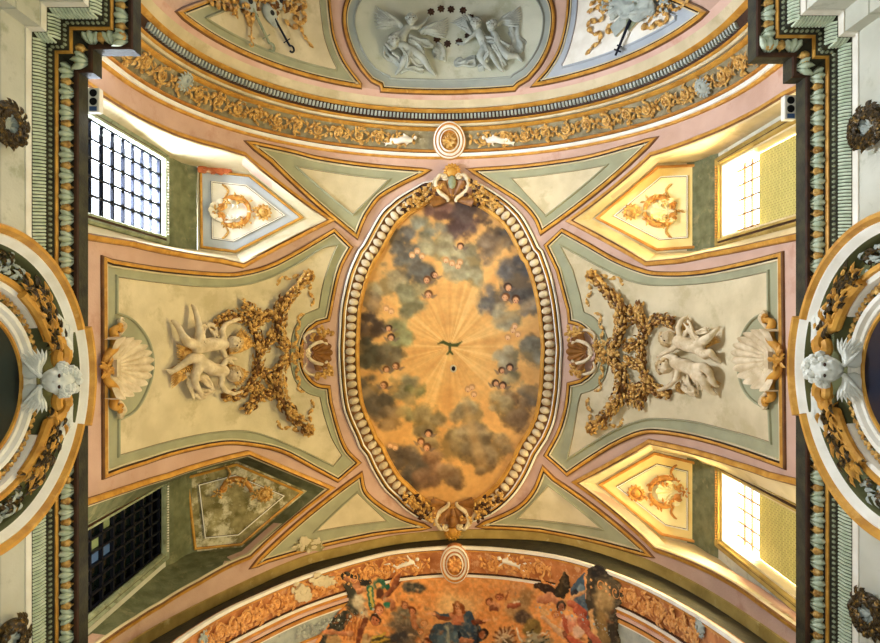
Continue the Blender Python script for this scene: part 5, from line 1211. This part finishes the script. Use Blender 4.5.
# ---------------------------------------------------------------- oval wreaths on the walls
def wall_wreath(u,v,sx,label):
    B=Plane((sx*4.70,0,0),(0,1,0),(0,0,1)); a,z=B.inv(u,v); t=thing('wall_wreath',label,'wreath',B.w(a,z,0),'dark wreaths on the side walls')
    z=min(z,7.0); mb=MB(); E=[(a+.16*math.cos(2*PI*k/32),z+.19*math.sin(2*PI*k/32)) for k in range(32)]; slab(mb,B,[E],-.02,.06,mx=9); mb.build('pale_centre',['greystucco'],t)
    mb=MB(); tube(mb,[B.w(a+.17*math.cos(2*PI*k/32),z+.20*math.sin(2*PI*k/32),.07) for k in range(33)],.055,8,cap=False)
    for i in range(130):
        th=random.uniform(0,2*PI); e=random.uniform(-1,1); d=Vector((0,math.cos(th),math.sin(th))); tg=Vector((0,-math.sin(th),math.cos(th)))
        leaf(mb,B.w(a+(.17+.045*e)*math.cos(th),z+(.20+.045*e)*math.sin(th),.09),tg+d*e*.9+B.N*.2,B.N,.10,.06,curl=.7)
    mb.build('leaf_ring',['bronze'],t)
    mb=MB()
    for i in range(24):
        th=random.uniform(0,2*PI); r=random.uniform(0,.13); leaf(mb,B.w(a+r*math.cos(th),z+r*math.sin(th),.06),Vector((0,math.cos(th),math.sin(th))),B.N,.12,.06,curl=.6)
    mb.build('relief_flower',['greystucco'],t)
wall_wreath(1,125,-1,'dark round wreath with pale centre high on the left wall near the upper corner')
wall_wreath(875,127,1,'dark round wreath with pale centre high on the right wall near the upper corner')
wall_wreath(3,641,-1,'dark wreath cut by the bottom left corner of the view')
wall_wreath(876,614,1,'dark wreath on the right wall near the bottom right corner')
# ---------------------------------------------------------------- twin lamp boxes on the cornices
for sx,Y in ((-1,-2.74),(1,-2.65)):
    t=thing('twin_lamp_box','white box with two dark round lenses on the %s cornice beside the upper window'%('left' if sx<0 else 'right'),'lamp box',(sx*4.32,Y,7.93),'twin lamp boxes on the cornices')
    mb=MB(); box(mb,(sx*4.31,Y,7.97),.15,.30,.10); o=mb.build('housing',['white'],t); bv=o.modifiers.new('bevel','BEVEL'); bv.width=.012; bv.segments=2
    for dy in (-.085,.02):
        mb=MB(); tube(mb,[(sx*4.31,Y+dy,7.925),(sx*4.31,Y+dy,7.912)],[.05,.044],16); mb.build('lens',['black'],t)
    mb=MB(); box(mb,(sx*4.31,Y+.11,7.917),.09,.055,.008); mb.build('label_plate',['pane_blue'],t,label='small blue plate')
t=thing('junction_box','small white junction box at the left rim of the vault beside the left arch','box',(-4.66,.72,8.02)); mb=MB(); box(mb,(-4.42,.84,7.92),.10,.16,.09); o=mb.build('housing',['white'],t); bv=o.modifiers.new('bevel','BEVEL'); bv.width=.02; bv.segments=3
mb=MB(); tube(mb,[(-4.42,.84,7.875),(-4.42,.84,7.868)],.02,10); mb.build('screw',['iron'],t)
# ================================================================ RELIEFS OF THE UPPER PANELS
def J(pts): return [tuple(p) for p in pts]
def angel(label,body,heads,drapes,wings):
    q,S,T,N=fr(VS,*heads[0][:2]); t=thing('angel_relief',label,'angel relief',q,'stucco angels on the oval panel')
    figure(VS,body,'body',['greystucco'],t,vox=.02)
    for (u,v,a) in heads: face(VS,u,v,.115,.24,a,'head',['greystucco'],t); curls(VS,u,v,.115,.22,'hair',['greystucco'],t,28,a,1.5)
    for d in drapes: cloth(VS,d,'drapery',['greystucco'],t,vox=.018)
    for a,b,w_,sd in wings: wing(VS,a,b,w_,'wing',['greystucco'],t,h=.08,side=sd,n=8)
angel('pair of grey stucco angels on the left half of the oval panel',[
 [(410,24,.18,.05),(406,30,.18,.09),(402,38,.16,.10)],[(408,27,.2,.05),(417,28,.2,.045),(424,23,.16,.035),(429,17,.12,.025)],[(404,30,.2,.05),(396,34,.18,.045),(390,37,.14,.03)],
 [(396,43,.18,.05),(403,46,.18,.09),(411,50,.16,.10)],[(411,50,.16,.10),(405,60,.18,.08),(400,69,.12,.055),(396,74,.08,.03)],[(413,51,.16,.10),(423,58,.18,.08),(429,68,.12,.055),(435,75,.08,.03)],[(399,44,.18,.05),(391,49,.18,.045),(386,44,.14,.035)]],
 [(411,20,0-PI/2),(394,41,-PI*.6)],
 [[[(408,40,.18,.06),(418,41,.22,.06),(427,43,.2,.055),(434,46,.14,.04)],[(404,52,.18,.07),(412,58,.2,.06),(420,62,.16,.05),(428,60,.14,.05)],[(386,46,.08,.05),(388,54,.1,.05),(396,60,.12,.055),(404,66,.12,.05)]],[[(434,48,.06,.08),(441,53,.06,.09),(440,60,.05,.07)],[(400,70,.08,.05),(412,68,.1,.05),(424,70,.08,.04)]],[[(410,38,.22,.03),(420,46,.22,.035),(424,56,.2,.03)],[(402,48,.24,.03),(408,58,.24,.035),(406,68,.18,.03)],[(392,52,.18,.03),(400,58,.22,.03)]]],
 [((402,28),(375,4),.5,1),((420,34),(448,16),.4,-1)])
angel('pair of grey stucco angels on the right half of the oval panel',[
 [(477,28,.18,.05),(480,35,.18,.09),(484,43,.16,.10)],[(478,31,.2,.05),(470,38,.2,.045),(463,44,.16,.035),(457,43,.12,.025)],[(481,32,.2,.05),(474,22,.18,.045),(468,15,.14,.03)],
 [(492,29,.18,.05),(496,37,.18,.09),(498,46,.16,.10)],[(486,46,.16,.10),(480,56,.18,.08),(486,66,.14,.055),(491,70,.1,.03)],[(498,46,.16,.10),(508,56,.18,.08),(517,56,.12,.055),(522,61,.08,.03)],[(488,48,.2,.08),(494,58,.2,.06),(500,68,.12,.045),(503,71,.1,.03)]],
 [(476.5,24,-PI/2),(492,26,-PI*.4)],
 [[[(484,42,.2,.06),(492,40,.24,.05),(500,44,.2,.05)],[(476,60,.1,.07),(466,62,.08,.06),(458,64,.06,.05),(462,58,.06,.05)],[(500,44,.14,.07),(508,50,.14,.06),(504,62,.1,.06)]],[[(512,26,.06,.07),(515,36,.06,.08),(519,46,.06,.09),(522,52,.05,.05)],[(484,66,.08,.06),(478,68,.06,.05)]],[[(482,40,.26,.03),(488,52,.26,.035),(484,62,.2,.03)],[(492,44,.26,.03),(500,56,.22,.035),(506,66,.14,.03)],[(500,40,.2,.03),(510,46,.18,.03)]]],
 [((474,36),(449,22),.45,-1),((498,26),(520,5),.5,-1)])
RO=[(431,12),(441,9),(451,9.6),(463,10.6),(471,18),(427.5,32),(437,39.5),(447.5,44),(459,42),(468,36)]
for i,(u,v) in enumerate(RO):
    p,S,T,N=fr(VS,u,v,.03); mb=MB()
    for k in range(7): a=2*PI*k/7; d=S*math.cos(a)+T*math.sin(a); leaf(mb,p+d*.01,d,N,.075,.055,curl=.6)
    ball(mb,p+N*.02,.022,1); mb.build('garland_rosette',['umber'],None,label='small brown rosette in the ring held by the stucco angels on the oval panel',cat='rosette',group='rosettes held by the angels')
# trophies
def place3(surf,u,v,h,ang):
    p,S,T,N=fr(surf,u,v,h); X=S*math.cos(ang)+T*math.sin(ang); return p,X,N.cross(X),N
t=thing('music_trophy','gilded and grey trophy of lute, violins and ribbons on the upper left panel','trophy relief',fr(VS,262,15)[0])
def lute(u,v,ang,sc,m1,m2,nm):
    p,X,Y,N=place3(VS,u,v,.07,ang); mb=MB(); ball(mb,p,(.20*sc,.15*sc,.08*sc),3,basis=(X,Y,N)); ball(mb,p+X*.15*sc,(.12*sc,.09*sc,.06*sc),2,basis=(X,Y,N)); o=mb.build(nm+'_body',[m1],t); blobify(o,.02,2)
    mb=MB(); tube(mb,[p+X*.1*sc+N*.05*sc,p+X*.62*sc+N*.05*sc],.022*sc,8); tube(mb,[p+X*.62*sc+N*.05*sc+Y*(.06*sc*math.sin(a))+X*(.06*sc*(1-math.cos(a))) for a in [k*.5 for k in range(10)]],.02*sc,6)
    for s in (-1,1): box(mb,p+X*.52*sc+Y*s*.05*sc+N*.05*sc,.02,.08*sc,.02,0,X,Y,N)
    mb.build(nm+'_neck',[m2],t); mb=MB(); tube(mb,[p+N*.075*sc,p+N*.085*sc],[.05*sc,.04*sc],14,0); mb.build('sound_hole',['black'],t)
lute(250,16,PI*.5,.75,'leafgold','leafgold','lute'); lute(270,14,PI*.27,1.0,'greystucco','iron','violin'); lute(279,2,PI*.9,1.0,'greystucco','leafgold','mandolin'); lute(247,2,PI*.28,1.2,'greystucco','stonegreen','lute')
for pth,w in (([(210,0),(216,6),(222,4),(228,10),(234,7),(236,14)],.06),([(214,-4),(222,0),(232,2),(240,-3)],.06),([(290,-4),(296,4),(291,10),(299,14),(294,20),(303,24)],.05),([(286,20),(292,27),(300,26),(303,34),(307,40),(312,47)],.05),([(300,-5),(306,3),(302,10),(306,16),(303,22)],.05)):
    ribbon(VS,pth,w,'ribbon',['leafgold'],t,h=.06)
mb=MB()
for i in range(70): p,S,T,N=fr(VS,random.uniform(226,302),random.uniform(-8,15),.03); spray(mb,p,S,T,N,0,6.28,2,.17,m=i%2,curl=.9)
mb.build('acanthus_bed',['leafgold','darkgold'],t)
t=thing('learning_trophy','trophy of books, torch, drapery and ribbons on the upper right panel','trophy relief',fr(VS,630,15)[0])
for (u,v,ang,L,Wd,mt) in ((621,25,-.45,.34,.24,'greystucco'),(634,20,-.45,.30,.22,'stonegreen'),(628,6,-.2,.32,.24,'greystucco')):
    p,X,Y,N=place3(VS,u,v,.06,ang); mb=MB(); box(mb,p,L,Wd,.05,0,X,Y,N); box(mb,p+N*.035,L*1.04,Wd*1.03,.014,1,X,Y,N); box(mb,p-N*.035,L*1.04,Wd*1.03,.014,1,X,Y,N); o=mb.build('book',['cream',mt],t)
p,X,Y,N=place3(VS,626,30,.13,-1.0); mb=MB(); tube(mb,[p-X*.45,p+X*.35],[.02,.035],8); box(mb,p-X*.36,.03,.16,.03,0,X,Y,N); box(mb,p-X*.28,.03,.1,.03,0,X,Y,N); mb.build('torch_staff',['iron'],t)
for dr in ([[(609,12,.1,.07),(618,8,.14,.09),(628,10,.16,.08),(636,4,.14,.08)],[(612,2,.1,.08),(622,-2,.14,.09),(634,-4,.14,.1),(648,-2,.12,.09)]],[[(630,14,.16,.06),(638,12,.18,.08),(646,8,.16,.09),(654,4,.12,.08)],[(640,0,.16,.08),(650,2,.16,.07)]]): cloth(VS,dr,'drapery',['greystucco'],t,vox=.02)
for pth,w in (([(590,4),(598,0),(602,4),(594,9),(588,12)],.05),([(600,8),(603,16),(597,22),(590,20),(588,26)],.05),([(588,28),(594,34),(600,32),(599,42),(592,47),(587,54)],.05),([(610,24),(606,30),(613,32)],.05),([(642,26),(650,28),(656,22),(662,24),(668,17),(663,11),(655,14),(650,20)],.06),([(658,8),(668,6),(674,10),(682,6),(688,1)],.05)):
    ribbon(VS,pth,w,'ribbon',['leafgold'],t,h=.06)
mb=MB()
for i in range(50): p,S,T,N=fr(VS,random.uniform(604,672),random.uniform(-6,14),.03); spray(mb,p,S,T,N,0,6.28,2,.16,m=i%2,curl=.9)
mb.build('acanthus_bed',['leafgold','greystucco'],t)
# ---------------------------------------------------------------- crumbled plaster
def damage(surf,cx,cy,rx,ry,label,mt,seed,h=.05,n=26):
    r=random.Random(seed); P=[]
    for k in range(n): a=2*PI*k/n; q=r.uniform(.65,1.1); P.append((cx+rx*q*math.cos(a),cy+ry*q*math.sin(a)))
    st=px(surf,P); c=(sum(a for a,b in st)/n,sum(b for a,b in st)/n); t=thing('plaster_damage',label,'damaged plaster',surf.w(*c),'patches of crumbling plaster')
    mb=MB(); slab(mb,surf,[st],-.01,h); mb.build('bare_plaster',[mt],t)
    mb=MB()
    for i in range(14):
        a=r.uniform(0,2*PI); q=r.uniform(.3,.95); p,S,T,N=fr(surf,cx+rx*q*math.cos(a),cy+ry*q*math.sin(a),h); ball(mb,p,(r.uniform(.03,.08),r.uniform(.03,.07),.025),1,basis=(S,T,N))
    mb.build('loose_flakes',['cream' if mt!='brick' else 'brick'],t)
mat('brick',(196,110,64),(160,80,44),scale=9,c3=(226,204,170),s3=6,t3=.52,bump=.5)
damage(VS,309,545,17,7,'pale flaking patch on the lower edge of the lower left triangular panel','plaster_stained',3,h=.09)
damage(BS,300,592,10,9,'pale flaking patch across the left part of the lower scroll frieze','cream',5,h=.10)
damage(BS,322,580,14,6,'cream bare plaster over the rim of the fresco arch at left','cream',8,h=.09)

PSL=LUN['LT']['PS']
damage(PSL,219,171,14,3.2,'bare orange brick showing through the white reveal of the upper left window','brick',11,h=.06)
damage(PSL,203,169,6,3,'small bare brick patch at the outer corner of the upper left pointed panel','brick',12,h=.06)
# ================================================================ LIGHT AND CAMERA
def light(name,kind,loc,target,energy,col,size=1,sy=None,spot=None):
    l=bpy.data.lights.new(name,kind); o=bpy.data.objects.new(name,l); C.objects.link(o)
    o.location=Vector(loc)+Vector((0,0,ZC)); d=Vector(target)-Vector(loc); o.rotation_euler=d.to_track_quat('-Z','Y').to_euler()
    l.energy=energy; l.color=col
    if kind=='AREA': 
        l.size=size
        if sy: l.shape='RECTANGLE'; l.size_y=sy
    if kind=='SPOT': l.spot_size=math.radians(spot or 80); l.spot_blend=.8; l.shadow_soft_size=size
    if kind=='POINT': l.shadow_soft_size=size
    return o
YEL=(1.0,.80,.38); COOL=(.80,.88,1.0); WARM=(1.0,.66,.34)
# daylight arriving through the windows
for k,e,col in (('LT',1750,COOL),('RT',1350,YEL),('RB',1350,YEL)):
    d=LUN[k]; y=sum(d['win'])/2; sx=d['sx']
    light('daylight_%s_window'%LL[k].replace(' ','_'),'AREA',(sx*5.75,y,10.4),(0,y,9.9),e,col,1.2,2.0)
# church lamps standing on the cornices
light('cornice_lamp_left','POINT',(-4.35,-2.7,8.45),(0,0,10),30,COOL,.25)
for o,e in (((-4.45,3.4,8.5),34),((4.45,3.2,8.5),30),((4.45,-2.2,8.5),26)): light('cornice_lamp','POINT',o,(0,0,10),e,YEL if o[0]>0 else (1,.86,.62),.25)
# the twin lamp boxes throw light across the upper vault, unseen fills added at the sills brighten the pointed panels
light('twin_lamp_beam','SPOT',(-4.1,-2.9,8.3),(.8,-5.2,13.2),520,COOL,.08,spot=75)
light('twin_lamp_beam','SPOT',(4.1,-2.8,8.3),(-.8,-5.0,13.2),160,(1,.93,.85),.08,spot=75)
for k,e,col in (('RT',150,YEL),('RB',150,YEL),('LT',14,COOL)):
    d=LUN[k]; y=sum(d['win'])/2; light('sill_fill','SPOT',(d['sx']*4.5,y,8.3),(d['sx']*3.9,y,12.4),e,col,.15,spot=60)
for sx in (-1,1): light('side_fill','SPOT',(sx*-1.4,.6,-1.0),(sx*4.4,.6,7.2),900,(.86,.95,1.0) if sx>0 else (.92,1.0,.92),.3,spot=75)  # unseen spots added to brighten the side arches and their heads
# unseen fill spots added far below the vault
light('nave_fill','SPOT',(0,.6,-1.0),(0,.8,12),400,(1.0,.90,.74),.5,spot=70)
light('nave_fill_warm','SPOT',(-1.0,2.0,-.6),(0,5.6,12),3600,(1.0,.70,.40),.4,spot=42)
light('nave_fill_cool','SPOT',(2.4,-1.0,-1.0),(1.0,-5.0,12),380,(.80,.88,1.0),.4,spot=46)
w=bpy.data.worlds.new('World'); bpy.context.scene.world=w; w.use_nodes=True
N=w.node_tree.nodes; L_=w.node_tree.links; bg=N['Background']
tc=N.new('ShaderNodeTexCoord'); sp=N.new('ShaderNodeSeparateXYZ'); L_.new(tc.outputs['Generated'],sp.inputs[0])
cr=N.new('ShaderNodeValToRGB'); cr.color_ramp.elements[0].position=.0; cr.color_ramp.elements[0].color=(.105,.10,.088,1)
cr.color_ramp.elements[1].position=.08; cr.color_ramp.elements[1].color=(2.6,2.8,3.0,1)
L_.new(sp.outputs[2],cr.inputs['Fac']); L_.new(cr.outputs['Color'],bg.inputs['Color']); bg.inputs['Strength'].default_value=1.0
cam=bpy.data.cameras.new('camera'); co=bpy.data.objects.new('camera',cam); C.objects.link(co)
co.location=(0,0,ZC); co.rotation_euler=(PI,0,0); cam.sensor_width=36; cam.lens=36*F/880; cam.shift_x=-(CX-440)/880; cam.shift_y=(CY-321.5)/880
cam.clip_start=.05; cam.clip_end=200
S_=bpy.context.scene; S_.camera=co
S_.view_settings.view_transform='Standard'; S_.view_settings.look='None'; S_.view_settings.exposure=0.0; S_.view_settings.gamma=1
